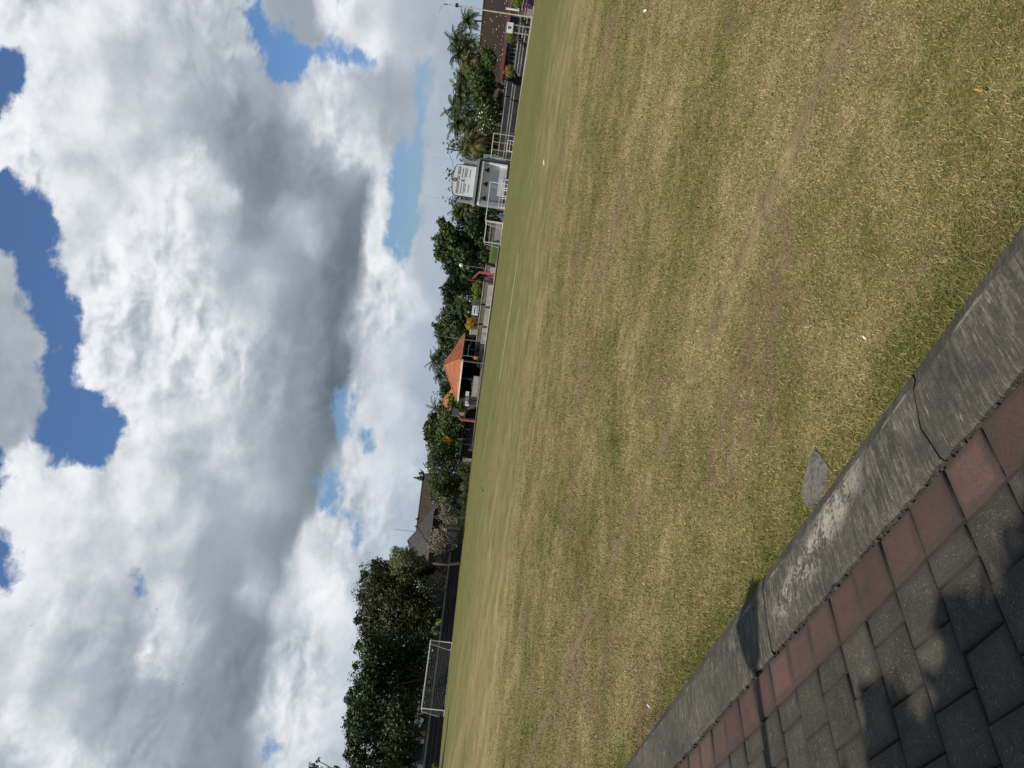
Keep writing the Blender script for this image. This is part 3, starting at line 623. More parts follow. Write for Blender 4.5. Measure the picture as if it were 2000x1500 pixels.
# fallen things on the turf
M_LEAFY = mat('dry_leaf', (.55, .28, .05), (.45, .2, .04), 30, .7)
M_PAPER = mat('paper', (.75, .74, .72), (.6, .6, .6), 30, .7)
def leaf_litter(a, b, size, m, label, cat='leaf', name='fallen_leaf', rz=.5):
    d = ray(a, b); t = -EYE / d[2]; p = Vector(np.array([0, 0, EYE]) + d * t)
    mb = MB(); L = size
    v = [(-L, 0, .0), (-L * .3, L * .32, .012), (L * .5, L * .26, .016), (L, 0, .02), (L * .5, -L * .26, .012), (-L * .3, -L * .32, .008)]
    mb.add(v, [(0, 1, 2, 3), (0, 3, 4, 5)])
    o = mb.build(name, m); o.location = (p.x, p.y, .028); o.rotation_euler = (.1, -.1, rz); return tag(o, label, cat)
leaf_litter(1932, 180, .013, M_LEAFY, 'small orange dry leaf on the turf nearest the right of the paving', rz=.9)
leaf_litter(1770, 375, .011, M_LEAFY, 'yellow dry leaf on the turf further from the kerb than the orange one', rz=.8)
leaf_litter(1705, 662, .011, M_PAPER, 'tiny white petal on the green grass beside the kerb', 'petal', 'petal', rz=.2)
leaf_litter(1276, 1380, .018, M_PAPER, 'white petal in the grass near the far left stretch of kerb', 'petal', 'petal', rz=1.2)
leaf_litter(1265, 22, .06, M_PAPER, 'crumpled white scrap of paper on the grass at the right side', 'litter', 'paper_scrap', rz=1.2)
leaf_litter(1064, 318, .14, M_PAPER, 'white scrap lying far out on the field in front of the gate', 'litter', 'paper_scrap', rz=.4)
# painted touchline far out
M_LINE = mat('line_paint', (.72, .73, .70), (.5, .52, .42), 3, .9)
g3 = lambda a, b: Vector((np.array([0, 0, EYE]) + ray(a, b) * (-EYE / ray(a, b)[2])))
MB().strip([g3(1013, 495) + Vector((0, 0, .006)), g3(975, 745) + Vector((0, 0, .006))], .2).build('touchline', M_LINE, kind='structure')

# ------------------------------------------------------------------ materials for the far side
M_BARK = mat('bark', (.11, .09, .07), (.05, .045, .035), 6, .9, .4)
M_PALMBARK = mat('palm_bark', (.19, .165, .135), (.10, .085, .07), 3, .9, .4, (1, 1, 4))
M_GREYBARK = mat('grey_bark', (.30, .27, .225), (.17, .15, .12), 4, .85, .3)
L_DARK = leafmat('dark_leaf', (.007, .016, .005), (.038, .066, .015), .15, c3=(.08, .115, .025), rough=.45)
L_OLIVE = leafmat('olive_leaf', (.012, .022, .006), (.060, .066, .016), .22, c3=(.14, .105, .035))
L_MID = leafmat('mid_leaf', (.028, .054, .015), (.105, .140, .036), .3, c3=(.22, .245, .09))
L_LIME = leafmat('lime_leaf', (.07, .11, .015), (.22, .27, .045), .35)
L_PALE = leafmat('pale_leaf', (.095, .125, .045), (.22, .25, .10), .3, c3=(.36, .35, .26))
L_PALM = leafmat('palm_leaf', (.019, .042, .014), (.082, .112, .034), .22, c3=(.30, .26, .11), rough=.38)
L_GOLDPALM = leafmat('yellow_palm_leaf', (.06, .075, .025), (.19, .16, .06), .3, c3=(.32, .24, .1))
L_YELLOW = leafmat('yellow_leaf', (.36, .22, .02), (.62, .42, .05), .35)
L_ORANGE = leafmat('orange_leaf', (.32, .13, .03), (.5, .22, .06), .3)
L_HEDGE = leafmat('hedge_leaf', (.014, .032, .008), (.068, .110, .020), .2, c3=(.13, .17, .035))
L_WHITE = leafmat('white_flower', (.6, .6, .55), (.85, .84, .78), .2)
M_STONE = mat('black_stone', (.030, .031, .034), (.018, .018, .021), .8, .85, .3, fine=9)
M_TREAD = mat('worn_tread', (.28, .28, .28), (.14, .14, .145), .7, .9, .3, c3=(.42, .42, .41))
M_DARKTREAD = mat('shaded_tread', (.055, .056, .06), (.035, .035, .038), .7, .9, .3)  # same treads with the shade of the left side put into the colour
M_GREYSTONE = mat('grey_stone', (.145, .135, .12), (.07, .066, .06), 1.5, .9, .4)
M_PALESTONE = mat('pale_stone', (.34, .32, .28), (.20, .19, .165), 1.2, .9, .3)
M_CONC = mat('concrete', (.36, .345, .32), (.24, .23, .21), 1., .85, .2)
M_PINK = mat('court_pink', (.44, .36, .33), (.33, .28, .26), .6, .85)
M_MINT = mat('court_mint', (.37, .45, .39), (.30, .36, .31), .6, .85)
M_RED = M_REDPAINT = mat('red_paint', (.36, .105, .085), (.27, .085, .07), 1.2, .6)
M_WHITE = mat('white_paint', (.80, .80, .78), (.66, .66, .64), 1.5, .55)
M_CREAMPAINT = mat('cream_pipe', (.58, .55, .40), (.42, .39, .28), 2, .6)
M_WALLWHITE = mat('white_wall', (.88, .88, .87), (.78, .79, .80), .7, .85)
M_WALLGREY = mat('grey_wall', (.34, .365, .40), (.27, .295, .325), .6, .85)
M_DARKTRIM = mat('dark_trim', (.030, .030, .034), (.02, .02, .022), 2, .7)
M_BROWNROOF = mat('brown_roof_tile', (.052, .036, .029), (.030, .023, .020), 1.4, .85, .6, (1, 1, 3), fine=7, c3=(.085, .05, .035))
M_ORANGEROOF = mat('orange_roof_tile', (.50, .185, .085), (.33, .115, .06), .55, .8, .5, (1, 1, 3), fine=7, c3=(.34, .10, .06))
M_GREYROOF = mat('grey_roof_tile', (.080, .079, .078), (.048, .048, .050), 1.2, .85, .4)
M_CHOC = mat('chocolate_roof', (.060, .039, .031), (.042, .029, .025), .5, .8)
M_BEIGE = mat('beige_wall', (.33, .29, .235), (.25, .22, .18), .6, .85)
M_MAROON = mat('maroon_fascia', (.17, .045, .050), (.11, .035, .038), .8, .75)
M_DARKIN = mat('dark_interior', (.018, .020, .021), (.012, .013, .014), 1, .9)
M_GLASS, _nt, _b = newmat('window_glass'); _b.inputs['Base Color'].default_value = (.012, .016, .02, 1); _b.inputs['Roughness'].default_value = .12
M_GREYPAINT = mat('grey_frame', (.22, .25, .26), (.16, .18, .19), 2, .7)
M_METAL = mat('galvanised', (.36, .37, .38), (.25, .26, .27), 3, .5, metal=.3)
M_DARKPOLE = mat('dark_pole', (.10, .075, .07), (.06, .05, .048), 2, .7)
M_BLACK = mat('black_rubber', (.012, .012, .012), (.02, .02, .02), 5, .7)
M_NET = mat('net_cord', (.30, .30, .29), (.4, .4, .38), 5, .8)
M_PATH = mat('sandy_path', (.37, .32, .27), (.27, .23, .19), .5, .95, .3)
M_PANELOLIVE = mat('olive_panel', (.115, .105, .066), (.09, .082, .055), .8, .85)
M_WOODGREY = mat('weathered_board', (.31, .29, .27), (.22, .20, .185), 2, .9, .3)
M_SKIN = mat('skin', (.30, .17, .11), (.26, .15, .10), 8, .6)
M_ORANGECLOTH = mat('orange_cloth', (.62, .24, .04), (.5, .17, .03), 6, .9)
M_DARKCLOTH = mat('dark_cloth', (.02, .02, .025), (.03, .03, .035), 6, .9)
M_STATUE = mat('carved_stone', (.065, .062, .060), (.03, .03, .03), 5, .9, .6)
M_BLUE = mat('blue_plastic', (.10, .22, .42), (.08, .17, .34), 2, .5)
M_GRASSBANK = mat('bank_grass', (.075, .125, .025), (.05, .09, .02), 1.5, .9, .5)
M_POT = mat('clay_pot', (.16, .10, .08), (.11, .075, .06), 3, .85)

# ------------------------------------------------------------------ plants
def blob_points(blobs, n, shell=.55):
    """leaf positions and outward normals spread through lumpy ellipsoids (centre, radii)"""
    C = np.array([b[0] for b in blobs]); Q = np.array([b[1] for b in blobs]); vol = Q.prod(1) ** (2 / 3)
    k = RNG.choice(len(blobs), n, p=vol / vol.sum())
    d = RNG.normal(size=(n, 3)); d /= np.linalg.norm(d, axis=1)[:, None]
    lump = 1 + .30 * np.sin(d[:, 0] * 7 + k) * np.sin(d[:, 2] * 6 + 2 * k) + .14 * np.sin(d[:, 1] * 13 + k * 3) * np.sin(d[:, 0] * 11)
    rr_ = (shell + (1 - shell) * RNG.uniform(0, 1, n) ** .6) * lump
    # twig clusters
    P = C[k] + d * Q[k] * rr_[:, None] + RNG.normal(size=(n, 3)) * Q[k].mean(1)[:, None] * .07
    N = d * .8 + RNG.normal(size=(n, 3)) * .55 + np.array([0, 0, .35]); N /= np.linalg.norm(N, axis=1)[:, None]
    return P, N
def pxblobs(Y, lst, base, jit=.5, flat=.9):
    out = []
    for i, (a, b, r_) in enumerate(lst):
        rad = r_ * Y / F_PX; p = at(a, b, Y + (((i * 37) % 11) / 10 - .5) * 2 * jit * rad * 2)
        out.append((np.array(p - base), np.array([rad, rad, rad * flat])))
    return out
def limbs(mb, root, blobs, r_t, frac=.42, bend=.3, seed=0):
    """tapered trunk with limbs running out to the crown clumps"""
    rr = random.Random(seed); top = np.mean([b[0] for b in blobs], 0); lo = min(b[0][2] - b[1][2] for b in blobs)
    fork = Vector((top[0] * .5 + root[0] * .5, top[1] * .5 + root[1] * .5, max(.4, root[2] + (lo - root[2]) * .7 + .3)))
    root = Vector(root); mid = (root + fork) / 2 + Vector((rr.uniform(-.3, .3), rr.uniform(-.3, .3), 0)) * r_t * 3
    mb.path([root - Vector((0, 0, .1)), root + Vector((0, 0, .25)), mid, fork], [r_t * 1.5, r_t * 1.1, r_t * .9, r_t * .8], 8)
    for c, q in blobs:
        e = Vector(c); m = fork.lerp(e, .5) + Vector((rr.uniform(-1, 1), rr.uniform(-1, 1), rr.uniform(.0, 1))) * bend * float(q[0])
        mb.path([fork, m, e], [r_t * frac, r_t * frac * .6, r_t * .1], 5)
        for _ in range(3):
            d = Vector((rr.gauss(0, 1), rr.gauss(0, 1), rr.gauss(.3, 1))).normalized() * float(q[0]) * .85
            s_ = m.lerp(e, rr.uniform(.2, 1)); mb.path([s_, s_ + d * .55 + Vector((0, 0, .1)), s_ + d], [r_t * .16, r_t * .1, r_t * .03], 4)
def tree(name, label, base, Y, lst, leaf, n, size, r_t=.2, cat='tree', group=None, bark=None, aspect=.5, shell=.5, flat=.9, extra=None, jit=.5, seed=0, kind_crown='crown'):
    b = gd(base[0], base[1], Y); t = thing(name, label, cat, b, group=group)
    bl = pxblobs(Y, lst, b, jit, flat)
    mb = MB(); limbs(mb, (0, 0, 0), bl, r_t, seed=seed or int(abs(base[0] + base[1]))); mb.build('trunk', bark or M_BARK, t, smooth=True)
    P, N = blob_points(bl, n, shell); leafmesh(kind_crown, P, N, size, leaf, t, aspect)
    if extra:
        for nm, lf, m_, sz in extra:
            P, N = blob_points([(c + np.array([0, 0, .08]) * q, q * 1.03) for c, q in bl], m_, .93); leafmesh(nm, P, N, sz, lf, t, .7)
    return t

def frond_mesh(mb, o, az, elev, L, droop, wl, rr, n=16):
    """one feather palm leaf: rib and paired leaflets"""
    pts = []; d = Vector((math.cos(az), math.sin(az), 0)); e = elev; p = Vector(o); st = L / n
    for i in range(n + 1):
        pts.append(p.copy()); p = p + (d * math.cos(e) + Vector((0, 0, 1)) * math.sin(e)) * st; e -= droop / n * (.5 + i / n)
    side = Vector((-d.y, d.x, 0))
    for i in range(2, n):
        f = i / n; w = wl * (math.sin(math.pi * min(1, f * .85 + .12)) ** .6)
        tg = (pts[i + 1] - pts[i]).normalized()
        for sg in (-1, 1):
            tip = pts[i] + side * sg * w * rr.uniform(.8, 1.05) + tg * w * .45 - Vector((0, 0, w * rr.uniform(.25, .7)))
            wd = tg * st * .42
            mb.add([pts[i] - wd, pts[i] + wd, tip], [(0, 1, 2) if sg > 0 else (1, 0, 2)])
    mb.path(pts, [.035 * (1 - i / (n + 2)) + .006 for i in range(n + 1)], 3, False)
def palm_crown(n, L, wl, seed, spread=(-.6, 1.35), droop=1.5):
    rr = random.Random(seed); mb = MB()
    for i in range(n):
        az = i * 2.39996 + rr.uniform(-.25, .25); f = (i + .5) / n
        e = spread[1] + (spread[0] - spread[1]) * f + rr.uniform(-.15, .15)
        frond_mesh(mb, (0, 0, 0), az, e, L * rr.uniform(.85, 1.1), droop * rr.uniform(.7, 1.25), wl, rr)
    return mb
def mb_tint(mb, seed):
    rng = np.random.default_rng(seed); return rng
PALMS = {}
def palm(label, a, b, Y, L, kind='palm', seed=1, group='coconut palms around the field', lean=.6):
    """a feather palm whose crown centre stands at picture position (a, b), Y metres ahead"""
    c = at(a, b, Y); base = Vector((c.x + lean * math.sin(seed * 2.1), c.y + .5, 0))
    t = thing('coconut_palm', label, 'palm tree', base, group=group)
    h = c - base
    mb = MB(); mb.path([(0, 0, -.1), (0, 0, .3), h * .4 + Vector((.25, 0, 0)), h * .8 + Vector((.12, 0, 0)), h], [.26, .19, .15, .13, .12], 8); mb.build('trunk', M_PALMBARK, t, smooth=True)
    key = (kind, seed % 3)
    if key not in PALMS:
        n, wl, dr, lf = {'palm': (30, .46, 1.5, L_PALM), 'gold': (22, .42, 1.9, L_GOLDPALM), 'slim': (13, .30, 1.1, L_PALM), 'areca': (14, .36, 1.3, L_PALM)}[kind]
        m = palm_crown(n, 1.55, wl, seed * 7 + 3, droop=dr)
        v = np.array([tuple(x) for x in m.v]); fs = [tuple(f[:3]) for f in m.f if len(f) == 3] + [q for f in m.f if len(f) == 4 for q in ((f[0], f[1], f[2]), (f[0], f[2], f[3]))]
        tint = RNG.uniform(0, 1, len(v))
        o = trimesh('fronds', v, np.array(fs), lf, t, np.repeat(RNG.uniform(0, 1, len(v) // 3 + 1), 3)[:len(v)])
        PALMS[key] = o
    else:
        o = PALMS[key].copy(); COL.objects.link(o); o.parent = t
    o.location = h; o.rotation_euler = (0, 0, seed * 1.3); o.scale = (L / 1.55,) * 3
    return t

def bare_tree(label, a, b, Y, crown, R_px, seed, leaves=None, name='frangipani_tree', bark=None, group='bare branching frangipani trees', depth=6, r0_=.16, nl=60, lsz=.22, squash=.8):
    """stubby forking limbs that fill a rounded crown"""
    base = gd(a, b, Y); t = thing(name, label, 'tree', base, group=group)
    c = at(crown[0], crown[1], Y) - base; rad = R_px * Y / F_PX; rr = random.Random(seed); mb = MB(); tips = []
    def grow(p, d, L, r_, k):
        if k == 1: L = rad * .42
        q = p + d * L; mid = (p + q) / 2 + Vector((rr.gauss(0, 1), rr.gauss(0, 1), rr.gauss(0, 1))) * L * .08
        mb.path([p, mid, q], [r_, r_ * .9, r_ * .8], 5 if k < 3 else 4, k > 2)
        if k >= depth: tips.append(q); return
        for j in range(rr.choice((2, 3, 3)) if k > 0 else 4):
            to = (c + Vector((rr.gauss(0, 1), rr.gauss(0, 1), rr.gauss(0, 1) * squash)).normalized() * rad * rr.uniform(.7, 1.05) - q)
            nd = (d * .55 + to.normalized() * .75 + Vector((rr.gauss(0, 1), rr.gauss(0, 1), rr.gauss(0, .8))) * .42).normalized()
            grow(q, nd, L * rr.uniform(.62, .9) * (1 if k else .75), max(.033, r_ * .72), k + 1)
    h0 = max(.5, c.z - rad * .9)
    grow(Vector((0, 0, -.05)), Vector((rr.uniform(-.25, .25), rr.uniform(-.2, .2), 1)).normalized(), h0, r0_, 0)
    mb.build('branches', bark or M_GREYBARK, t, smooth=True)
    if leaves:
        for nm, lf, frac, num, sz in leaves:
            pick = [x for x in tips if rr.random() < frac] or tips[:1]
            P = np.array([tuple(x) for x in pick for _ in range(num)]) + RNG.normal(size=(len(pick) * num, 3)) * sz * .9
            N = RNG.normal(size=P.shape) * .7 + np.array([0, 0, .8]); N /= np.linalg.norm(N, axis=1)[:, None]
            leafmesh(nm, P, N, sz, lf, t, .38)
    return t
def shrub(name, label, a, b, Y, r_px, leaf, n=420, size=.12, group=None, squash=1., pot=None, extra=None, cat='shrub', stem=.12):
    c = at(a, b, Y); base = Vector((c.x, c.y, 0)); t = thing(name, label, cat, base, group=group); rad = r_px * Y / F_PX
    z0 = c.z
    mb = MB(); mb.path([(0, 0, -.05), (.03, 0, z0 * .5), (0, 0, z0)], [rad * stem, rad * stem * .8, rad * .05], 6)
    for k in range(5): mb.path([(0, 0, z0 * .55), (rad * .5 * math.cos(k * 1.26), rad * .5 * math.sin(k * 1.26), z0 + rad * .2)], [rad * .06, rad * .02], 4)
    mb.build('stem', M_BARK, t)
    P, N = blob_points([(np.array([0, 0, z0]), np.array([rad, rad, rad * squash]))] + [(np.array([rad * .5 * math.cos(k * 2.1), rad * .5 * math.sin(k * 2.1), z0 + rad * .35 * squash * (k % 2)]), np.array([rad * .6] * 3) * (1, 1, squash)) for k in range(3)], n, .45)
    leafmesh('foliage', P, N, size, leaf, t)
    if extra:
        lf, m_, sz, up_ = extra
        P, N = blob_points([(np.array([0, 0, z0 + rad * up_]), np.array([rad * .9, rad * .9, rad * .7]))], m_, .6); leafmesh('bright_tips', P, N, sz, lf, t)
    if pot: MB().lathe([(pot * .7, 0), (pot, pot * .2), (pot * 1.1, pot * 1.5), (pot * 1.25, pot * 1.6), (pot * 1.2, pot * 1.75), (pot * .9, pot * 1.75)], (0, 0, 0), 12).build('planter', M_POT, t)
    return t

# ================================================================== the far side, left to right as one stands on the paving
# ------------------------------------------------------------------ stepped seating of black stone
def tribune(label, A, B, levels, group='stepped stone seating around the field', rim=None, end=None, name='stepped_seating', nose=.05, tm=None):
    """levels = [(depth, height)] from the front; A and B are (picture y, distance)"""
    p = gd(900, A[0], A[1]); q = gd(900, B[0], B[1]); L = (q - p).length; rz = math.atan2(q.y - p.y, q.x - p.x)
    t = thing(name, label, 'seating', p, rz, group)
    # local +x runs from A to B, local +y away from the field
    ris = MB(); tre = MB(); y = 0; h0 = 0
    for i, (d, h) in enumerate(levels):
        ris.bx(0, L, y, y + d + (6 if i == len(levels) - 1 else 0), -.1, h - nose)
        tre.bx(-.02, L + .02, y - .03, y + d + (6 if i == len(levels) - 1 else 0), h - nose, h)
        h0 = h; y += d
    ris.build('risers', M_STONE, t); tre.build('treads', tm or M_TREAD, t)
    if rim: MB().bx(-.01, L + .01, y - .35, y - .05, h0 + .004, h0 + rim[0]).build('rim', rim[1], t)
    if end: MB().bx(L, L + .9, -.05, y * .6, 0, h0 + .1).build('end_block', M_PALESTONE, t)
    return t
M_RIM = mat('mossy_rim', (.30, .31, .20), (.22, .23, .14), 1, .9)
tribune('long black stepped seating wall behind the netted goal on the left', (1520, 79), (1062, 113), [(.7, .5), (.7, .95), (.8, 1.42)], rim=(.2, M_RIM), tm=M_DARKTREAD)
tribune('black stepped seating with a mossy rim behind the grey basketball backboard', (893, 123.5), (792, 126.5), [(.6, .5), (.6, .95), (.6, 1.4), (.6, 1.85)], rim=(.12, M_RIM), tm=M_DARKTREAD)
MB().box(tuple(gd(905, 899, 123.4) + Vector((0, 0, .75))), (.9, .9, 1.5)).build('end_block', M_PALESTONE, bpy.data.objects['stepped_seating.001']).matrix_parent_inverse = Matrix.LocRotScale(bpy.data.objects['stepped_seating.001'].location, bpy.data.objects['stepped_seating.001'].rotation_euler, None).inverted()
# right boundary, facing the sun
for lab, A, B in (('longest black stepped seating block right of the gate with sunlit treads', (303, 110), (183, 104)),
                  ('short black stepped seating block between the longest block and the potted orange shrub', (180, 103.8), (151, 102.6)),
                  ('black stepped seating block under the windows left of the white signboard', (132, 101.5), (74, 97)),
                  ('black stepped seating block behind the legs of the white signboard', (62, 96.3), (40, 94.6)),
                  ('black stepped seating block at the right end beside the lamp post', (26, 93.5), (-6, 91))):
    tribune(lab, A, B, [(.4, .85), (.8, 1.2), (1.4, 2.0)] if A[0] > 150 else [(.5, .5), (.6, .85), (1.2, 1.25)], nose=.13)
MB().poly([g for g in (gd(900, 315, 108), gd(900, 250, 103.4), gd(900, 180, 98.4), gd(900, 100, 89.4), gd(900, -10, 81.5))] + [g for g in (gd(900, -10, 91), gd(900, 74, 96.6), gd(900, 132, 101), gd(900, 183, 103.6), gd(900, 315, 110))]).build('path', M_PATH, kind='structure')
for o in [bpy.data.objects['path']]: o.location.z = .012

# ------------------------------------------------------------------ basketball court slab
cf = [gd(940, 885, 122.6), gd(940, 800, 121.6), gd(940, 700, 117.5), gd(940, 600, 110.6), gd(940, 478, 106.6)]
cbk = [p + Vector((.35, 1, 0)) * 12 for p in cf]
mb = MB(); n = len(cf)
mb.add([p + Vector((0, 0, -.1)) for p in cf] + [p + Vector((0, 0, .22)) for p in cf] , [(i, i + 1, n + i + 1, n + i) for i in range(n - 1)])
mb.build('court_edge', mat('court_edge_dark', (.03, .028, .026), (.05, .047, .042), 2, .9), kind='structure')
def court_piece(name, m, k0, k1, z):
    mb = MB(); a = cf[k0:k1 + 1]; b = cbk[k0:k1 + 1]
    mb.poly([p + Vector((0, 0, z)) for p in a] + [p + Vector((0, 0, z)) for p in b[::-1]]).build(name, m, kind='structure')
court_piece('court', M_PINK, 0, 1, .22); court_piece('court', M_MINT, 1, 3, .22); court_piece('court', M_PINK, 3, 4, .22)

def hoop(label, dy, Y, rz, board):
    g = gd(928, dy, Y); g.z = .22; t = thing('basketball_hoop', label, 'basketball hoop', g, rz, 'basketball hoops on the court')
    # local +x is where the arm reaches
    MB().bx(-.17, .17, -.19, .19, 0, 2.35).build('post', M_REDPAINT, t)
    mb = MB(); mb.prism([(-.17, -.16, 2.35), (.17, -.16, 2.30), (1.25, -.16, 3.05), (1.25, -.16, 3.42)], (0, .32, 0)).build('arm', M_REDPAINT, t)
    bd = MB().bx(1.26, 1.31, -.9, .9, 2.78, 3.85).build('backboard', board, t)
    MB().bx(1.311, 1.318, -.28, .28, 3.02, 3.07).bx(1.311, 1.318, -.28, .28, 3.45, 3.5).bx(1.311, 1.318, -.28, -.23, 3.07, 3.45).bx(1.311, 1.318, .23, .28, 3.07, 3.45).build('target_square', M_WOODGREY if board is not M_WOODGREY else mat('faded_mark', (.13, .12, .115), (.1, .09, .09), 3, .9), bd)
    mb = MB(); ring = [(1.55 + .22 * math.cos(k * math.pi / 8), .22 * math.sin(k * math.pi / 8), 3.0) for k in range(17)]; mb.path(ring, .012, 5); mb.tube((1.32, 0, 3), (1.34, 0, 3), .03); mb.build('rim', M_DARKPOLE, t)
    return t
hoop('red basketball post with a grey weathered backboard left of the orange pavilion', 822, 123.5, R(-38), M_WOODGREY)
hoop('red basketball post near the goals with its backboard seen edge on', 531, 110.5, R(172), M_REDPAINT)

# ------------------------------------------------------------------ goals
def goal(label, A, B, h, depth, m, r_=.06, net=None, bottom=False, mids=0, group='white goal frames', away=1, ext=0, name='goal'):
    p = gd(900, A[0], A[1]); q = gd(900, B[0], B[1]); L = (q - p).length; rz = math.atan2(q.y - p.y, q.x - p.x)
    t = thing(name, label, 'goal', p, rz, group); y = depth * away
    MB().tube((0, 0, 0), (0, 0, h), r_, n=8).build('post', m, t); MB().tube((L, 0, 0), (L, 0, h), r_, n=8).build('post', m, t)
    MB().tube((-r_ - ext, 0, h), (L + r_, 0, h), r_, n=8).build('crossbar', m, t)
    mb = MB()
    for x in (0, L):
        mb.tube((x, 0, h - .05), (x, y * .45, h - .05), r_ * .5); mb.tube((x, y * .45, h - .05), (x, y, .03), r_ * .5); mb.tube((x, 0, .03), (x, y, .03), r_ * .5)
    mb.tube((0, y, .03), (L, y, .03), r_ * .5); mb.tube((0, y * .45, h - .05), (L, y * .45, h - .05), r_ * .5)
    if bottom: mb.tube((0, 0, .04), (L, 0, .04), r_ * .8)
    for k in range(mids): mb.tube((L * (k + 1) / (mids + 1), 0, 0), (L * (k + 1) / (mids + 1), 0, h), r_ * .7)
    mb.build('support_frame', m, t)
    if net:
        mb = MB(); w = net; st = .24
        nx = int(L / st)
        prof = [(y * .45, h - .07), (y, .05)]
        for i in range(nx + 1):
            x = L * i / nx; mb.path([(x, 0, h - .03), (x, y * .45, h - .09), (x, y * .8, h * .45), (x, y, .05)], w, 3, False)
        nz_ = int(h * 1.15 / st)
        for k in range(nz_ + 1):
            f = k / nz_; yy = y * .45 + (y * .55) * f; zz = (h - .09) * (1 - f) + .05 * f
            if 0 < f < 1: yy -= y * .06 * math.sin(math.pi * f)
            mb.path([(0, yy, zz), (L * .5, yy, zz - .03), (L, yy, zz)], w, 3, False)
            for x in (0, L): mb.tube((x, 0, zz), (x, yy, zz), w, n=3)
        for k in range(6):
            for x in (0, L):
                yy = y * (k + 1) / 7; zz = h - .07 if yy < y * .45 else (h - .07) * (1 - (yy - y * .45) / (y * .55)); mb.tube((x, yy, 0), (x, yy, zz), w, n=3)
        mb.build('net', M_NET, t)
    return t
goal('white football goal with a net in front of the black wall on the left', (1391, 84.5), (1257, 90.5), 2.55, 1.9, M_WHITE, .06, net=.006)
goal('white football goal frame standing right in front of the gate stage', (424, 109), (347, 112), 2.5, 1.6, M_WHITE, .06, ext=-.0, mids=0)
goal('smaller white goal frame with a bottom bar left of the gate stage', (466, 106), (426, 107), 2.32, 1.2, M_WHITE, .055, bottom=True)
goal('pale cream pipe goal frame with two inner uprights right of the gate', (299, 106.5), (251, 103.5), 2.85, .6, M_CREAMPAINT, .05, mids=2, bottom=True)
def trestle(label, dy, Y, w, h, rz, m=M_WHITE):
    g = gd(990, dy, Y); t = thing('metal_barrier', label, 'barrier', g, rz, 'low white metal frames in front of the gate')
    MB().tube((-w / 2, 0, h), (w / 2, 0, h), .04).tube((-w / 2, 0, h * .55), (w / 2, 0, h * .55), .03).build('rails', m, t)
    for s in (-1, 1):
        MB().tube((s * w / 2, 0, h), (s * w / 2, 0, .02), .04).tube((s * w / 2, -.35, .02), (s * w / 2, .35, .02), .035).tube((s * w / 2, -.35, .02), (s * w / 2, 0, h * .6), .025).build('leg', m, t)
    return t
trestle('low white metal frame at the left foot of the gate stage', 396, 108.5, 1.7, .95, .1)
trestle('low white metal frame second from the left before the gate stage', 379, 109.2, 1.6, .95, .25)
trestle('low white metal frame nearest the right post of the goal at the gate', 362, 110.4, 1.5, .9, -.1)
trestle('low white sawhorse frame in front of the cream pipe goal', 284, 104.6, 1.4, .85, -.5)
for dy, Y, lab in ((352, 111.6, 'small blue bin behind the right post of the goal at the gate'), (423, 108.2, 'small blue bin behind the middle posts of the two goals')):
    t = thing('bin', lab, 'bin', gd(985, dy, Y), 0, 'blue bins by the gate')
    MB().lathe([(.2, 0), (.27, .6), (.29, .62)], n=12).build('body', M_BLUE, t); MB().lathe([(.3, .62), (.3, .68), (.12, .74)], n=12).build('lid', M_BLUE, t)

# ------------------------------------------------------------------ gate stage with the arched signboard
def text_obj(name, s, size, loc, rot, m, parent, ext=.006, align='CENTER', width=None):
    cu = bpy.data.curves.new(name, 'FONT'); cu.body = s; cu.size = size; cu.extrude = ext; cu.align_x = align; cu.align_y = 'CENTER'
    o = bpy.data.objects.new(name, cu); COL.objects.link(o)
    dg = bpy.context.evaluated_depsgraph_get(); me = bpy.data.meshes.new_from_object(o.evaluated_get(dg)); bpy.data.objects.remove(o)
    if width:
        xs = [v.co.x for v in me.vertices]; k = width / (max(xs) - min(xs)); me.transform(Matrix.Diagonal((k, 1, 1, 1)))
    me.materials.clear(); me.materials.append(m); o = bpy.data.objects.new(name, me); COL.objects.link(o); o.location = loc; o.rotation_euler = rot; o.parent = parent
    return o
M_INK = mat('sign_ink', (.025, .025, .028), (.03, .03, .03), 5, .7)
M_SEAL = mat('seal_brown', (.12, .09, .07), (.07, .06, .05), 8, .7)
M_SHUT = mat('dark_green_ornament', (.035, .05, .045), (.025, .035, .033), 3, .8)
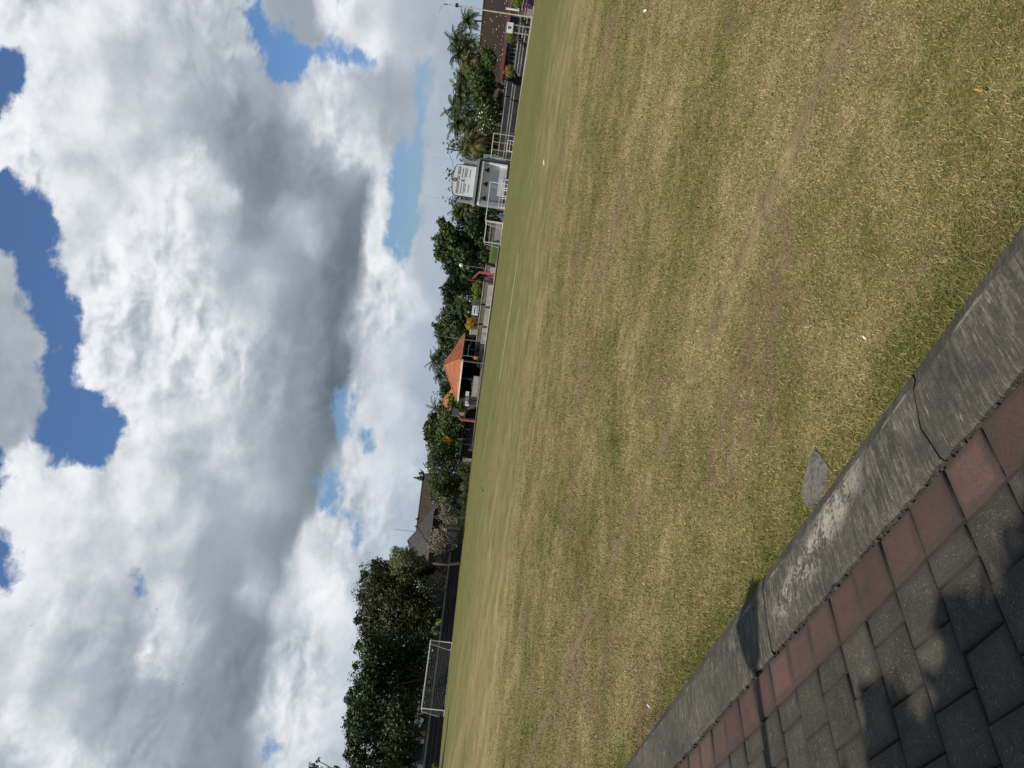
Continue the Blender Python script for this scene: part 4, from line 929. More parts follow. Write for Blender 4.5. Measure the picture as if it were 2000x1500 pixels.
def gate():
    YG = 116.; g0 = gd(985, 401, YG - 1.2); g1 = gd(994, 322, YG)
    d = g1 - g0; rz = math.atan2(d.y, d.x); W = d.length                # local x along the front, left to right
    t = thing('gate_stage', 'white tiled stage building topped by an arched white signboard', 'building', g0, rz)
    H_ = at(934, 365, YG).z; D = .85
    zl = H_ - .02
    # back wall (tiled), side walls, floor plinth
    bw = MB().bx(.35, W - .15, D, D + .2, 0, zl - .35).build('back_wall', M_WALLWHITE, t)
    gr = MB()
    for k in range(1, 26): gr.bx(.4, W - .2, D - .006, D - .001, k * .14 - .008, k * .14 + .004)
    for k in range(1, 40): gr.bx(.35 + k * .155, .35 + k * .155 + .012, D - .007, D - .002, 0, 3.5) if .35 + k * .155 < W - .3 else None
    gr.build('tile_joints', mat('tile_joint', (.42, .43, .43), (.36, .37, .37), 3, .9), bw)
    MB().bx(-.25, .35, .15, D + .2, 0, zl - .4).build('left_pier', M_WALLGREY, t)
    MB().bx(.35, .42, .13, D, 0, zl - .4).build('pier_edge', M_DARKTRIM, t)
    MB().bx(W - .15, W + .12, .3, D + .2, 0, zl - .4).build('right_wall', M_WALLWHITE, t)
    MB().bx(W + .12, W + 1.5, .6, D + 1.6, 0, zl - .15).build('side_block', M_WALLGREY, t)
    MB().bx(W + .10, W + .3, .3, .6, 0, zl + .1).build('side_edge', M_DARKTRIM, t)
    MB().bx(-.2, W + .1, .28, D, 0, .28).build('plinth', M_STONE, t)
    # roof slab: pale beam under a dark slot under a grey ledge
    MB().bx(-.1, W + .05, +.08, D + .3, zl - .42, zl - .08).build('lintel', M_WHITE, t)
    MB().bx(-.0, W - .05, .02, D + .2, zl - .08, zl + .26).build('dark_band', M_DARKTRIM, t)
    MB().bx(-.3, W + .25, -.05, D + .4, zl + .26, zl + .62).build('ledge', M_WALLGREY, t)
    for k, x in enumerate((W * .16, W * .51, W * .86)):                 # three stepped dark ornaments high on the back wall
        MB().prism([(x - .36, D - .008, zl - 1.35), (x + .36, D - .008, zl - 1.35), (x + .36, D - .008, zl - .98), (x + .14, D - .008, zl - .98), (x + .14, D - .008, zl - .68), (x - .14, D - .008, zl - .68), (x - .14, D - .008, zl - .98), (x - .36, D - .008, zl - .98)], (0, -.05, 0)).build('wall_ornament', M_SHUT, t)
    # signboard with arched top
    zb = zl + .66; x0, x1 = W * .13, W * .90; hs = 2.62; rise = .72; cx = (x0 + x1) / 2; hw = (x1 - x0) / 2
    arc = lambda hw_, rz_, k, z: [(cx + hw_ * math.cos(math.pi * i / k), z + rz_ * math.sin(math.pi * i / k) ** .8) for i in range(k + 1)]
    outl = [(x0, zb), (x1, zb), (x1, zb + hs)] + arc(hw, rise, 22, zb + hs)[1:-1] + [(x0, zb + hs)]
    b = MB().prism([(x, .8, z) for x, z in outl], (0, .16, 0)).build('signboard', M_WALLWHITE, t)
    ov = [(x0, zb), ] ; fr = MB()
    loop = outl + [outl[0]]
    for (xa, za), (xb, zb_) in zip(loop[1:], loop[2:]):
        fr.path([(xa, .86, za), (xb, .86, zb_)], .085, 6)
    fr.build('frame', M_DARKTRIM, b)
    up_ = (R(90), 0, 0)
    zt = zb + hs - .18
    words = (('LAPANGAN', .06, .305), ('UMUM', .35, .155), ('DESA', .535, .15), ('SERBAGUNA', .715, .29))
    ww = x1 - x0 - .3
    for s, f, w in words: text_obj('lettering', s, .62, (x0 + .15 + ww * (f + w / 2 - .03), .79, zt), up_, M_INK, b, width=ww * w * .97)
    text_obj('ampersand', '&', .78, (cx + .0, .79, zb + 1.75), up_, M_INK, b)
    rr = random.Random(4)
    for side in (0, 1):
        for k, (z, w0, w1) in enumerate(((1.92, .06, .42), (1.55, .06, .42), (1.34, .10, .40), (.83, .12, .39))):
            xa = x0 + .15 + ww * (w0 + side * .52); xb = x0 + .15 + ww * (w1 + side * .52); x = xa; top, bot = [], []
            while x < xb:
                w = rr.uniform(.03, .07); hi, lo = rr.choice((.05, .04, .03, .008)), rr.choice((.05, .04, .03, .008))
                top += [(x, .79, zb + z + hi), (min(x + w, xb), .79, zb + z + hi)]; bot += [(x, .79, zb + z - lo), (min(x + w, xb), .79, zb + z - lo)]; x += w
            MB().prism(top + bot[::-1], (0, -.008, 0)).build('text_line', M_INK, b)
    oc = MB().prism([(cx + .33 * math.cos(k * math.pi / 4 + .39), .79, zb + hs + .32 + .33 * math.sin(k * math.pi / 4 + .39)) for k in range(8)], (0, -.012, 0)).build('seal', M_SEAL, b)
    MB().prism([(cx + .17 * math.cos(k * math.pi / 3), .777, zb + hs + .32 + .17 * math.sin(k * math.pi / 3)) for k in range(6)], (0, -.012, 0)).build('seal_centre', mat('seal_pale', (.4, .36, .3), (.3, .27, .22), 9, .7), oc)
    # parapet posts with curled tops, rails and thin antenna rods
    for s, x in ((-1, .1), (1, W - .0)):
        p = MB().bx(x - .16, x + .16, .7, 1.0, zl + .62, zl + 2.95).bx(x - .26, x + .26, .62, 1.08, zl + .62, zl + .95).build('parapet_post', M_WALLGREY, t)
        MB().path([(x, .85, zl + 2.95), (x, .85, zl + 3.15), (x + .16 * s, .85, zl + 3.3), (x + .3 * s, .85, zl + 3.2), (x + .24 * s, .85, zl + 3.05)], [.13, .13, .1, .07, .04], 6).build('curled_cap', M_DARKTRIM, p)
        MB().tube((x, .85, zl + 3.1), (x, .85, zl + 7.6), .022, .012, 4).build('antenna_rod', M_METAL, t)
        xa, xb = (x + .16, x0) if s < 0 else (x1, x - .16)
        m = MB()
        for z in (1.2, 1.9, 2.6): m.tube((xa, .88, zl + z), (xb, .88, zl + z), .03)
        for k in range(2): m.tube((xa + (xb - xa) * (k + 1) / 3, .88, zl + .62), (xa + (xb - xa) * (k + 1) / 3, .88, zl + 2.6), .02)
        m.build('railing', M_METAL, t)
    return t, zl
gate_t, gate_z = gate()

# ------------------------------------------------------------------ poles, lamps, wires
def pole(name, label, foot, top, Y, r_, m, cat='pole', group=None, n=8):
    b = gd(foot[0], foot[1], Y); tp = at(top[0], top[1], Y); t = thing(name, label, cat, b, group=group); h = tp.z
    MB().tube((0, 0, -.1), (0, 0, h), r_, r_ * .7, n).build('shaft', m, t); return t, h
t, h = pole('utility_pole', 'tall concrete utility pole with crossed wires right of the gate sign', (938, 300), (872, 289), 121, .16, M_DARKPOLE, 'utility pole', 'utility poles with wires')
MB().bx(-.7, .7, -.06, .06, h - .35, h - .22).build('crossarm', M_DARKPOLE, t)
for k in (-.6, .6): MB().lathe([(.05, 0), (.09, .05), (.05, .12), (.08, .16), (.03, .22)], (k, 0, h - .22), 8).build('insulator', M_WHITE, t)
P1 = Vector(t.location) + Vector((0, 0, h - .1))
t2, h2 = pole('utility_pole', 'utility pole rising behind the trees left of the backboard', (905, 866), (827, 872), 142, .14, M_DARKPOLE, 'utility pole', 'utility poles with wires')
MB().bx(-.5, .5, -.05, .05, h2 - .3, h2 - .2).build('crossarm', M_DARKPOLE, t2)
P2 = Vector(t2.location) + Vector((0, 0, h2 - .15))
def wire(label, p, q, sag, group='overhead wires'):
    mb = MB(); p, q = Vector(p), Vector(q); mb.path([p.lerp(q, i / 14) - Vector((0, 0, sag * 4 * (i / 14) * (1 - i / 14))) for i in range(15)], .028, 4)
    return tag(mb.build('wire', M_BLACK), label, 'wire', group)
wire('black wire dropping from the utility pole to the arched signboard', P1, at(889, 345, 118), .25)
wire('black wire running from the utility pole by the gate down into the palms', P1, at(898, 215, 126), .7)
wire('black wire from the pole left of the backboard towards the grey roofs', P2, at(838, 960, 140), .3)
wire('black wire from the pole left of the backboard to the slender palm', P2, at(831, 815, 146), .2)
wire('black wire sagging between the slender palm and the palms behind the pavilion', at(858, 783, 148), at(860, 740, 150), .25)
# thin mast on the grey roof
t, h = pole('antenna_mast', 'thin mast standing behind the ribbed grey roof', (885, 1047), (770, 1036), 136, .05, M_METAL, 'mast')
MB().tube((-.3, 0, h - .5), (.3, 0, h - .5), .015).build('spike', M_METAL, t)
# floodlight column at the right edge
t, h = pole('lamp_post', 'tall white lamp post with a bent arm at the right edge of the field', (1040, 34), (868, 3), 84, .085, M_CREAMPAINT, 'lamp post')
MB().tube((0, 0, h * .62), (0, 0, h + .02), .065, .06, 8).build('upper_shaft', M_DARKPOLE, t)
MB().path([(0, 0, h - .05), (-.25, 0, h + .25), (-.95, -.1, h + .50)], .04, 6).build('arm', M_WHITE, t)
MB().box((-1.1, -.1, h + .47), (.42, .2, .12)).build('lamp_head', M_WHITE, t)
fl = MB().box((0, -.15, h - 1.4), (.42, .12, .3)).build('floodlight', M_DARKTRIM, t)
MB().box((0, -.215, h - 1.4), (.36, .01, .24)).build('lens', M_GLASS, fl)
MB().lathe([(.22, 0), (.22, .12), (.11, .25)], n=10).build('footing', M_CONC, t)
# dark slim poles by the pavilion and the pole lamp beside the right hoop
for lab, f, tp, Y in (('slim dark pole standing in front of the right roof slope of the pavilion', (938, 667), (868, 660), 119.5),
                      ('slim dark pole on the right of the pair by the person in orange', (937, 698), (897, 692), 119), ('slim dark pole on the left of the pair by the person in orange', (936, 709), (900, 705), 118.6)):
    t, h = pole('slim_pole', lab, f, tp, Y, .06, M_GREYPAINT, 'pole', 'slim dark poles by the pavilion'); MB().lathe([(.12, 0), (.12, .1), (.07, .14)], n=8).build('base_plate', M_CONC, t)
t, h = pole('pole_lamp', 'thin pole with a white lamp globe beside the red basketball post near the goals', (962, 526), (903, 519), 114, .05, M_GREYPAINT, 'lamp')
MB().lathe([(.05, 0), (.24, .08), (.3, .3), (.2, .5), (.05, .58)], (0, 0, h - .1), 12).build('globe', M_WHITE, t)
t, h = pole('standpipe', 'short blue grey standpipe at the left end of the court edge', (922, 879), (914, 877), 122, .05, M_GREYPAINT, 'pipe'); MB().tube((-.35, 0, h * .6), (.35, 0, h * .6), .03).build('tap_bar', M_GREYPAINT, t)

# ------------------------------------------------------------------ signs
def signboard(name, label, corner_a, corner_b, Y, zlo, zhi, m, posts, pm, rz=0, pr=.07, cat='sign'):
    p = at(corner_a[0], corner_a[1], Y); q = at(corner_b[0], corner_b[1], Y); c = (p + q) / 2; c.z = 0; w = abs(q.x - p.x)
    t = thing(name, label, cat, c, rz); MB().bx(-w / 2, w / 2, -.04, .04, zlo, zhi).build('panel', m, t)
    for s in (-1, 1): MB().tube((s * w * posts, .09, -.1), (s * w * posts, .09, zhi - .1), pr, n=6).build('post', pm, t)
    return t, w
Z = lambda a, b, Y: at(a, b, Y).z
t, w = signboard('signboard', 'white signboard on two stout posts below the brown roof', (995, 64.5), (997, 44), 92, Z(1001.5, 55, 92), Z(989.5, 55, 92), M_WHITE, .36, M_PALESTONE, pr=.085)
zc = Z(995.5, 55, 92)
MB().bx(-w / 2 - .05, w / 2 + .05, -.055, .055, Z(989.5, 55, 92) + .003, Z(989.5, 55, 92) + .1).build('frame', M_WOODGREY, t)
MB().bx(-w / 2 - .05, w / 2 + .05, -.055, .055, Z(1001.5, 55, 92) - .08, Z(1001.5, 55, 92) - .003).build('frame', M_WOODGREY, t)
MB().bx(-.2, .2, -.055, -.043, zc + .05, zc + .17).prism([(.16 * math.cos(k * math.pi / 6), -.043, zc - .08 + .1 * math.sin(k * math.pi / 6)) for k in range(12)], (0, -.012, 0)).build('printed_mark', M_INK, t)
M_SKYPAPER = mat('pale_blue_print', (.50, .66, .74), (.62, .72, .76), 2, .7)
t, w = signboard('notice_board', 'white and pale blue notice board on two thin posts behind the court', (929, 616), (929, 597.5), 121, Z(934.5, 606, 121), Z(922, 606, 121), M_WHITE, .42, M_CREAMPAINT, pr=.045)
z1, z0 = Z(922, 606, 121), Z(934.5, 606, 121); hh = z1 - z0
MB().bx(-w * .42, w * .42, -.052, -.043, z0 + hh * .62, z0 + hh * .92).build('blue_picture', M_SKYPAPER, t)
MB().prism([(-w * .4, -.053, z0 + hh * .60), (-w * .05, -.053, z0 + hh * .72), (w * .4, -.053, z0 + hh * .62), (w * .4, -.053, z0 + hh * .56), (-w * .4, -.053, z0 + hh * .54)], (0, -.008, 0)).bx(-w * .05, w * .12, -.052, -.043, z0 + hh * .12, z0 + hh * .3).bx(w * .25, w * .4, -.052, -.043, z0 + hh * .1, z0 + hh * .33).bx(-w * .3, -w * .12, -.052, -.043, z0 + hh * .12, z0 + hh * .22).build('dark_print', mat('teal_print', (.05, .13, .14), (.04, .09, .1), 4, .7), t)
def panel(label, a0, a1, b0, b1, Y, m, name='wall_panel', cat='panel', group='olive panels behind the notice board'):
    p = at((a0 + a1) / 2, (b0 + b1) / 2, Y); w = (b1 - b0) * Y / F_PX; z0, z1 = Z(a1, (b0 + b1) / 2, Y), Z(a0, (b0 + b1) / 2, Y)
    t = thing(name, label, cat, (p.x, p.y, 0), 0, group)
    MB().bx(-w / 2, w / 2, 0, .08, z0, z1).build('board', m, t); MB().bx(-w / 2, w / 2, -.03, -.001, z0 + (z1 - z0) * .38, z0 + (z1 - z0) * .38 + .05).build('rail', M_GREYSTONE, t)
    MB().bx(-w / 2, -w / 2 + .1, .081, .18, 0, z1).bx(w / 2 - .1, w / 2, .081, .18, 0, z1).build('posts', M_GREYSTONE, t)
panel('olive brown board standing to the right of the notice board', 921, 936, 586, 596.5, 123.5, M_PANELOLIVE)
panel('olive brown board behind the yellow shrub', 920, 934, 618, 646, 123.8, M_PANELOLIVE)
def hedge(name, label, pts, w, h, leaf, n, size=.14, cat='hedge', group=None, tl=.06, vary=0.):
    P = [gd(900, b, Y) for b, Y in pts]; t = thing(name, label, cat, P[0], group=group)
    L = [(q - P[0]) for q in P]; bl = []
    for i in range(len(L) - 1):
        k = max(2, int((L[i + 1] - L[i]).length / (w * .7)))
        for j in range(k): c = L[i].lerp(L[i + 1], j / k); hv = h * (1 + vary * math.sin(i * 5.1 + j * 2.7)); bl.append((np.array([c.x, c.y, hv * .52]), np.array([w, w, hv * .52])))
    Pp, N = blob_points(bl, n, .6); leafmesh('foliage', Pp, N, size, leaf, t)
    mb = MB()
    for c, q in bl: mb.tube((c[0], c[1], -.1), (c[0], c[1], h * .7), tl, .03, 5)
    mb.build('stems', M_BARK, t); return t

# low grey stone benches behind the court: dark face, pale cap and pale foot
def stone_bench(label, A, B):
    p = gd(940, A[0], A[1]); q = gd(940, B[0], B[1]); L = (q - p).length - .25; rz = math.atan2(q.y - p.y, q.x - p.x)
    t = thing('stone_bench', label, 'bench wall', p, rz, 'low grey stone walls behind the court')
    MB().bx(0, L, 0, .6, .75, 1.05 + .55).build('upper_course', M_GREYSTONE, t); MB().bx(-.05, L + .05, -.08, .68, 1.6, 1.72).build('cap', M_PALESTONE, t)
    MB().bx(0, L, -.6, -.001, 0, .95).build('lower_course', M_PALESTONE, t); MB().bx(0, L, 0, .6, 0, .75).build('core', M_GREYSTONE, t)
for lab, A, B in (('grey stone wall section between the person in orange and the pole on the pavilion', (702, 124.5), (669, 122.6)),
                  ('grey stone wall section below the planter with the yellow shrub', (667, 122.5), (633, 120.4)),
                  ('grey stone wall section crossed by the thin posts of the notice board', (631, 120.2), (594, 117.8)),
                  ('grey stone wall section below the lime palm shrub', (592, 117.6), (547, 115)),
                  ('grey stone wall section immediately right of the red basketball post near the goals', (528, 114), (513, 113.4)),
                  ('grey stone wall section seen through the smaller goal frame', (470, 112.2), (427, 112)),
                  ('grey stone wall section below the row of pale chairs in the pavilion', (772, 127.4), (738, 126.4))):
    stone_bench(lab, A, B)
t = thing('grass_bank', 'bright green grassy bank between the goal frames and the red basketball post', 'bank', gd(965, 512, 110))
g = [gd(960, 514, 109.5), gd(960, 470, 109), gd(960, 470, 114), gd(960, 514, 115)]; o0 = gd(965, 512, 110)
MB().add([q - o0 for q in g] + [(g[i] - o0) * .98 + Vector((0, .1, 1.05 if i < 2 else 1.3)) for i in range(4)], [(0, 1, 5, 4), (1, 2, 6, 5), (3, 0, 4, 7), (4, 5, 6, 7)]).build('turf_slope', M_GRASSBANK, t)
MB().bx(-.4, 3.2, -.85, -.7, 0, .22).build('edging', M_PALESTONE, t)

# ================================================================== buildings
def hip_roof(mb, x0, x1, y0, y1, z, rise, ridge=.35, th=.14):
    """hipped roof over a rectangle; ridge = share of the length kept along the longer side"""
    cx, cy = (x0 + x1) / 2, (y0 + y1) / 2; rl = (x1 - x0) * ridge / 2
    A, B, C, D = (x0, y0, z), (x1, y0, z), (x1, y1, z), (x0, y1, z); E, F = (cx - rl, cy, z + rise), (cx + rl, cy, z + rise)
    dn = lambda p: (p[0], p[1], p[2] - th)
    mb.add([A, B, C, D, E, F] + [dn(A), dn(B), dn(C), dn(D)], [(0, 1, 5, 4), (1, 2, 5), (2, 3, 4, 5), (3, 0, 4), (0, 6, 7, 1), (1, 7, 8, 2), (2, 8, 9, 3), (3, 9, 6, 0), (9, 8, 7, 6)])
    return A, B, C, D, E, F
def roof_courses(mb, quad, n, r_):
    """raised tile courses across a roof plane a-b (eave) to d-c (ridge)"""
    a, b, c, d = [Vector(p) for p in quad]
    for k in range(1, n):
        f = k / n; p, q = a.lerp(d, f), b.lerp(c, f)
        if (p - q).length > .2: mb.tube(p, q, r_, n=4)
def window(parent, x, z0, z1, w, y, frame=None, cols=2):
    f = MB(); t = .06
    f.bx(x - w / 2, x + w / 2, y - .07, y, z0, z0 + t).bx(x - w / 2, x + w / 2, y - .07, y, z1 - t, z1).bx(x - w / 2, x - w / 2 + t, y - .07, y, z0 + t, z1 - t).bx(x + w / 2 - t, x + w / 2, y - .07, y, z0 + t, z1 - t)
    for k in range(1, cols): f.bx(x - w / 2 + w * k / cols - .02, x - w / 2 + w * k / cols + .02, y - .06, y, z0 + t, z1 - t)
    fo = f.build('window', frame or M_GREYPAINT, parent); MB().bx(x - w / 2 + t, x + w / 2 - t, y - .03, y - .022, z0 + t, z1 - t).build('pane', M_GLASS, fo); return fo

# pavilion with a hipped orange roof, turned so that one corner points at the field
def pavilion():
    Yc = 119.5; p = at(901, 702, Yc); g = Vector((p.x, p.y, 0)); eave = p.z; rz = R(52); S = 8.3; ov = .7
    t = thing('pavilion', 'open pavilion with a hipped orange tile roof and a white gutter', 'pavilion', g, rz)
    # local: +y runs to the left-back eave?  corner at the origin; sides run along -x*.. and +x
    # side towards picture-left runs along (-cos,+sin) -> use local +y ; side to the right along local +x
    zr = at(869.5, 709, Yc + 5.6).z - eave
    r = MB(); A, B, C, D, E_, F_ = hip_roof(r, 0, S * .86, 0, S * 1.0, eave, zr, .10)
    ro = r.build('roof', M_ORANGEROOF, t)
    co = MB()
    for qd in ((A, B, F_, E_), (D, A, E_, E_)): roof_courses(co, [Vector(v) + Vector((0, 0, .03)) for v in qd], 22, .022)
    co.build('tile_courses', M_ORANGEROOF, ro)
    hp = MB()
    for a, b in ((A, E_), (B, F_), (D, E_), (C, F_), (E_, F_)): hp.tube(Vector(a) + Vector((0, 0, .05)), Vector(b) + Vector((0, 0, .06)), .12, n=6)
    hp.build('ridge_caps', M_ORANGEROOF, ro)
    MB().bx(-.1, -.002, -.05, S + .1, eave - .3, eave - .08).build('gutter', M_WHITE, t)
    MB().bx(0, S * .86, -.08, -.002, eave - .22, eave - .06).build('fascia', M_DARKTRIM, t)
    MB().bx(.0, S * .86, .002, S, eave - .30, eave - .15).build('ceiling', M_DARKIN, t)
    for x in (.75, S * .47, S * .86 - .75):
        for y in (.75, S * .5, S - .75):
            if x > S * .6 and y > S * .6: continue
            c = MB().bx(x - .14, x + .14, y - .14, y + .14, .55, eave - .3).build('column', M_DARKTRIM, t)
            MB().bx(x - .2, x + .2, y - .2, y + .2, .42, .55).build('column_base', M_GREYSTONE, c)
    MB().bx(.2, S * .86 - .2, .2, S - .2, 0, .42).build('floor', M_GREYSTONE, t)
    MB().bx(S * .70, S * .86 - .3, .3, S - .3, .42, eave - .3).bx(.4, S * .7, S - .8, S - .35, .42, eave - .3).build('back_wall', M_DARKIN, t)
    MB().bx(.35, .5, 3.2, S - .9, .42, 1.35).build('knee_wall', M_WOODGREY, t)
    MB().tube((S * .5, .32, 2.6), (S * .86 - .4, .32, 2.3), .06).bx(1.4, 4.6, .30, .36, eave - .95, eave - .8).build('lintel_beams', M_GREYPAINT, t)
    return t, g, rz
pav, pav_g, pav_rz = pavilion()
# smaller orange roof behind it
def small_house():
    Y = 136; p = at(884, 781, Y); g = Vector((p.x, p.y, 0)); t = thing('small_house', 'small house with an orange hipped roof half hidden behind the pavilion', 'house', g, R(12))
    e = at(884, 784, Y).z; W = 5.0
    r = MB(); A, B, C, D, E_, F_ = hip_roof(r, -W * .5, W * .5, 0, 4.6, e, at(866.5, 780, Y + 2).z - e, .16); ro = r.build('roof', M_ORANGEROOF, t)
    hp = MB()
    for a, b in ((A, E_), (B, F_), (E_, F_)): hp.tube(a, b, .1)
    roof_courses(hp, (A, B, F_, E_), 14, .02); hp.build('ridge_caps', M_ORANGEROOF, ro)
    MB().bx(-W * .4, W * .4, .6, 4, 0, e - .15).build('wall', M_BEIGE, t); MB().bx(-.5, .5, .54, .6, 0, 2.1).build('door', M_DARKTRIM, t); window(t, 1.3, 1., 2.1, .8, .6); return t
small_house()
# things in and before the pavilion
def banner(label, b0, b1, a0, a1, Y, m, rz=0):
    p = at((a0 + a1) / 2, (b0 + b1) / 2, Y); w = (b1 - b0) * Y / F_PX; z1, z0 = Z(a0, (b0 + b1) / 2, Y), Z(a1, (b0 + b1) / 2, Y)
    t = thing('banner', label, 'banner', (p.x, p.y, 0), rz, 'white boards left of the pavilion')
    MB().bx(-w / 2, w / 2, -.03, .03, z0, z1).build('sheet', m, t); MB().tube((-w * .42, .06, 0), (-w * .42, .06, z1), .03).tube((w * .42, .06, 0), (w * .42, .06, z1), .03).build('stakes', M_GREYPAINT, t)
    MB().bx(-w * .2, w * .15, -.035, -.031, z0 + (z1 - z0) * .35, z0 + (z1 - z0) * .5).build('print', M_GREYPAINT, t)
banner('white board nearest the pavilion with a small grey print', 764.5, 773, 909.5, 916, 121.5, M_WHITE, .12)
banner('grey board between the white boards beside the pavilion', 774, 783, 909, 915.5, 121.8, M_GREYPAINT, .1)
banner('narrow white board next to the grey board', 784, 788, 908.5, 914.5, 121.6, M_WHITE, .2)
banner('leftmost white board with a torn lower edge', 788.6, 793, 908, 916, 121.4, M_WHITE, .05)
def chair(label, b, Y):
    p = at(913, b, Y); t = thing('chair', label, 'chair', (p.x, p.y, .6), R(200), 'pale chairs lined up in the pavilion')
    MB().bx(-.23, .23, -.23, .23, .42, .46).build('seat', M_WHITE, t); MB().bx(-.23, .23, .2, .24, .5, .95).build('backrest', M_WHITE, t)
    for x in (-.2, .2):
        for y in (-.2, .2): MB().bx(x - .02, x + .02, y - .02, y + .02, 0, .42).build('leg', M_WHITE, t)
for b, l in ((742, 'pale plastic chair nearest the middle of the pavilion'), (747.5, 'second pale plastic chair of the row in the pavilion'), (753, 'third pale plastic chair of the row in the pavilion'), (758, 'pale plastic chair at the end of the row towards the white boards')): chair(l, b, 126.2)

# house with the long chocolate roof and the ribbed grey roof before it
def long_house():
    Y = 140; pl_ = at(811, 1052, Y); pr_ = at(829, 925, Y); t = thing('long_hall', 'long hall with a chocolate brown roof and carved ridge ornaments', 'building', (pl_.x, Y, 0), 0)
    W = pr_.x - pl_.x; zr = (pl_.z + pr_.z) / 2; ze = zr - 3.6
    r = MB(); r.add([(-2, 0, zr), (W, 0, zr), (W + .3, -4.2, ze), (-2.3, -4.2, ze), (W + .3, 4.2, ze), (-2.3, 4.2, ze), (W + .3, -4.2, ze - .15), (-2.3, -4.2, ze - .15)], [(3, 2, 1, 0), (0, 1, 4, 5), (3, 7, 6, 2), (2, 4, 1), (3, 0, 5)])
    ro = r.build('roof', M_CHOC, t); co = MB()
    roof_courses(co, ((-2.3, -4.22, ze + .02), (W + .3, -4.22, ze + .02), (W, -.02, zr + .02), (-2, -.02, zr + .02)), 18, .02)
    for k in range(3): co.tube((W * (.25 + .25 * k), -4.2, ze + .04), (W * (.25 + .25 * k), 0, zr + .04), .09, n=5)
    co.tube((-2, 0, zr + .05), (W, 0, zr + .05), .13); co.build('ridge_caps', M_CHOC, ro)
    MB().bx(-1.6, W - .3, -3.5, 3.4, 0, ze - .1).build('wall', M_GREYSTONE, t)
    for k, (x, hh) in enumerate(((W * .92, 1.9), (W * 1.0, 1.1))):
        MB().lathe([(.30, 0), (.42, .2), (.22, .35), (.34, .5), (.18, .66), (.24, .8), (.05, 1.)] if k else [(.28, 0), (.5, .22), (.3, .4), (.46, .62), (.24, .8), (.34, 1.0), (.14, 1.25), (.18, 1.4), (.03, hh)], (x, 0, zr), 8).path([(x, 0, zr + .2), (x + .5, 0, zr + .45), (x + .75, 0, zr + .95)], [.16, .11, .03], 5).build('carved_finial', M_STATUE, ro)
    MB().lathe([(.2, 0), (.3, .15), (.12, .35), (.02, .6)], (W * .30, 0, zr), 8).build('ridge_knob', M_CHOC, ro)
    return t
long_house()
def ribbed_house():
    Y = 131; ap = at(797, 1056, Y); g = Vector((ap.x, Y, 0)); t = thing('ribbed_roof_house', 'hall with ribbed grey pyramid roofs behind the bare frangipani', 'building', g, 0)
    k = Y / F_PX; zap = ap.z; zr2 = at(819, 1017, Y).z
    # large pyramid
    r = MB(); W = 6.2; ze = at(846, 1030, Y).z
    r.add([(0, 0, zap), (-W, -W * .8, ze), (W, -W * .8, ze), (W, W * .8, ze), (-W, W * .8, ze)], [(1, 2, 0), (2, 3, 0), (3, 4, 0), (4, 1, 0)]); ro = r.build('roof', M_GREYROOF, t)
    rb = MB()
    for i in range(-16, 17):
        f = i / 16; x = W * f; tp = Vector((0, 0, zap)).lerp(Vector((x, -W * .8, ze)), abs(f) if abs(f) > 0 else .0)
        top = Vector((x, -W * .8 * abs(f), zap + (ze - zap) * abs(f))); rb.tube(Vector((x, -W * .8, ze + .03)), top + Vector((0, 0, .03)), .045, n=4)
    for cx_, cy_ in ((-W, -W * .8), (W, -W * .8)): rb.tube((0, 0, zap + .05), (cx_, cy_, ze + .05), .13, n=6)
    rb.build('ribs', M_GREYROOF, ro)
    # small front gable roof
    x2 = at(819, 1017, Y).x - g.x; r2 = MB(); w2 = 2.6; e2 = zr2 - 2.5
    r2.add([(x2, -5.2, zr2), (x2 - w2, -7, e2), (x2 + w2, -7, e2), (x2 + w2, -2.5, e2), (x2 - w2, -2.5, e2)], [(1, 2, 0), (2, 3, 0), (3, 4, 0), (4, 1, 0)]); ro2 = r2.build('porch_roof', M_GREYROOF, t)
    rb = MB()
    for i in range(-9, 10):
        f = i / 9; rb.tube((x2 + w2 * f, -7, e2 + .03), (x2 + w2 * f, -5.2 - 1.8 * abs(f), zr2 + (e2 - zr2) * abs(f) + .03), .04, n=4)
    for sx in (-1, 1): rb.tube((x2, -5.2, zr2 + .04), (x2 + sx * w2, -7, e2 + .04), .10, n=6)
    rb.build('ribs', M_GREYROOF, ro2); MB().lathe([(.14, 0), (.22, .12), (.1, .3), (.02, .5)], (x2, -5.2, zr2), 8).build('finial', M_STATUE, ro2)
    MB().bx(-W + .8, W - .8, -W * .6, W * .6, 0, ze - .05).build('wall', M_GREYSTONE, t)
    for s in (-1, 1): MB().bx(x2 + s * 2 - .2, x2 + s * 2 + .2, -6.6, -6.2, 0, e2 + .1).build('porch_column', M_GREYSTONE, t)
ribbed_house()
# compound wall of stone blocks and pillars behind the trees
def compound_wall(label, A, B, h, m, capm, n, group='stone compound walls', openings=True):
    p = gd(900, A[0], A[1]); q = gd(900, B[0], B[1]); L = (q - p).length; rz = math.atan2(q.y - p.y, q.x - p.x); t = thing('compound_wall', label, 'wall', p, rz, group)
    MB().bx(0, L, 0, .25, 0, h).build('wall', m, t); MB().bx(-.1, L + .1, -.12, .37, h, h + .16).build('coping', capm, t)
    for k in range(n + 1):
        x = L * k / n; c = MB().bx(x - .28, x + .28, -.16, .41, 0, h + .5).build('pillar', capm, t); MB().lathe([(.38, 0), (.42, .1), (.22, .22), (.28, .34), (.05, .62)], (x, .12, h + .5), 4).build('pillar_cap', m, c)
    if openings:
        for k in range(n):
            x = L * (k + .5) / n; MB().bx(x - L / n * .26, x + L / n * .26, -.06, -.001, h * .35, h * .8).build('panel', capm, t)
compound_wall('pale stone compound wall with pillars under the ribbed grey roofs', (1185, 110), (1012, 123), 2.6, M_GREYSTONE, M_PALESTONE, 7)
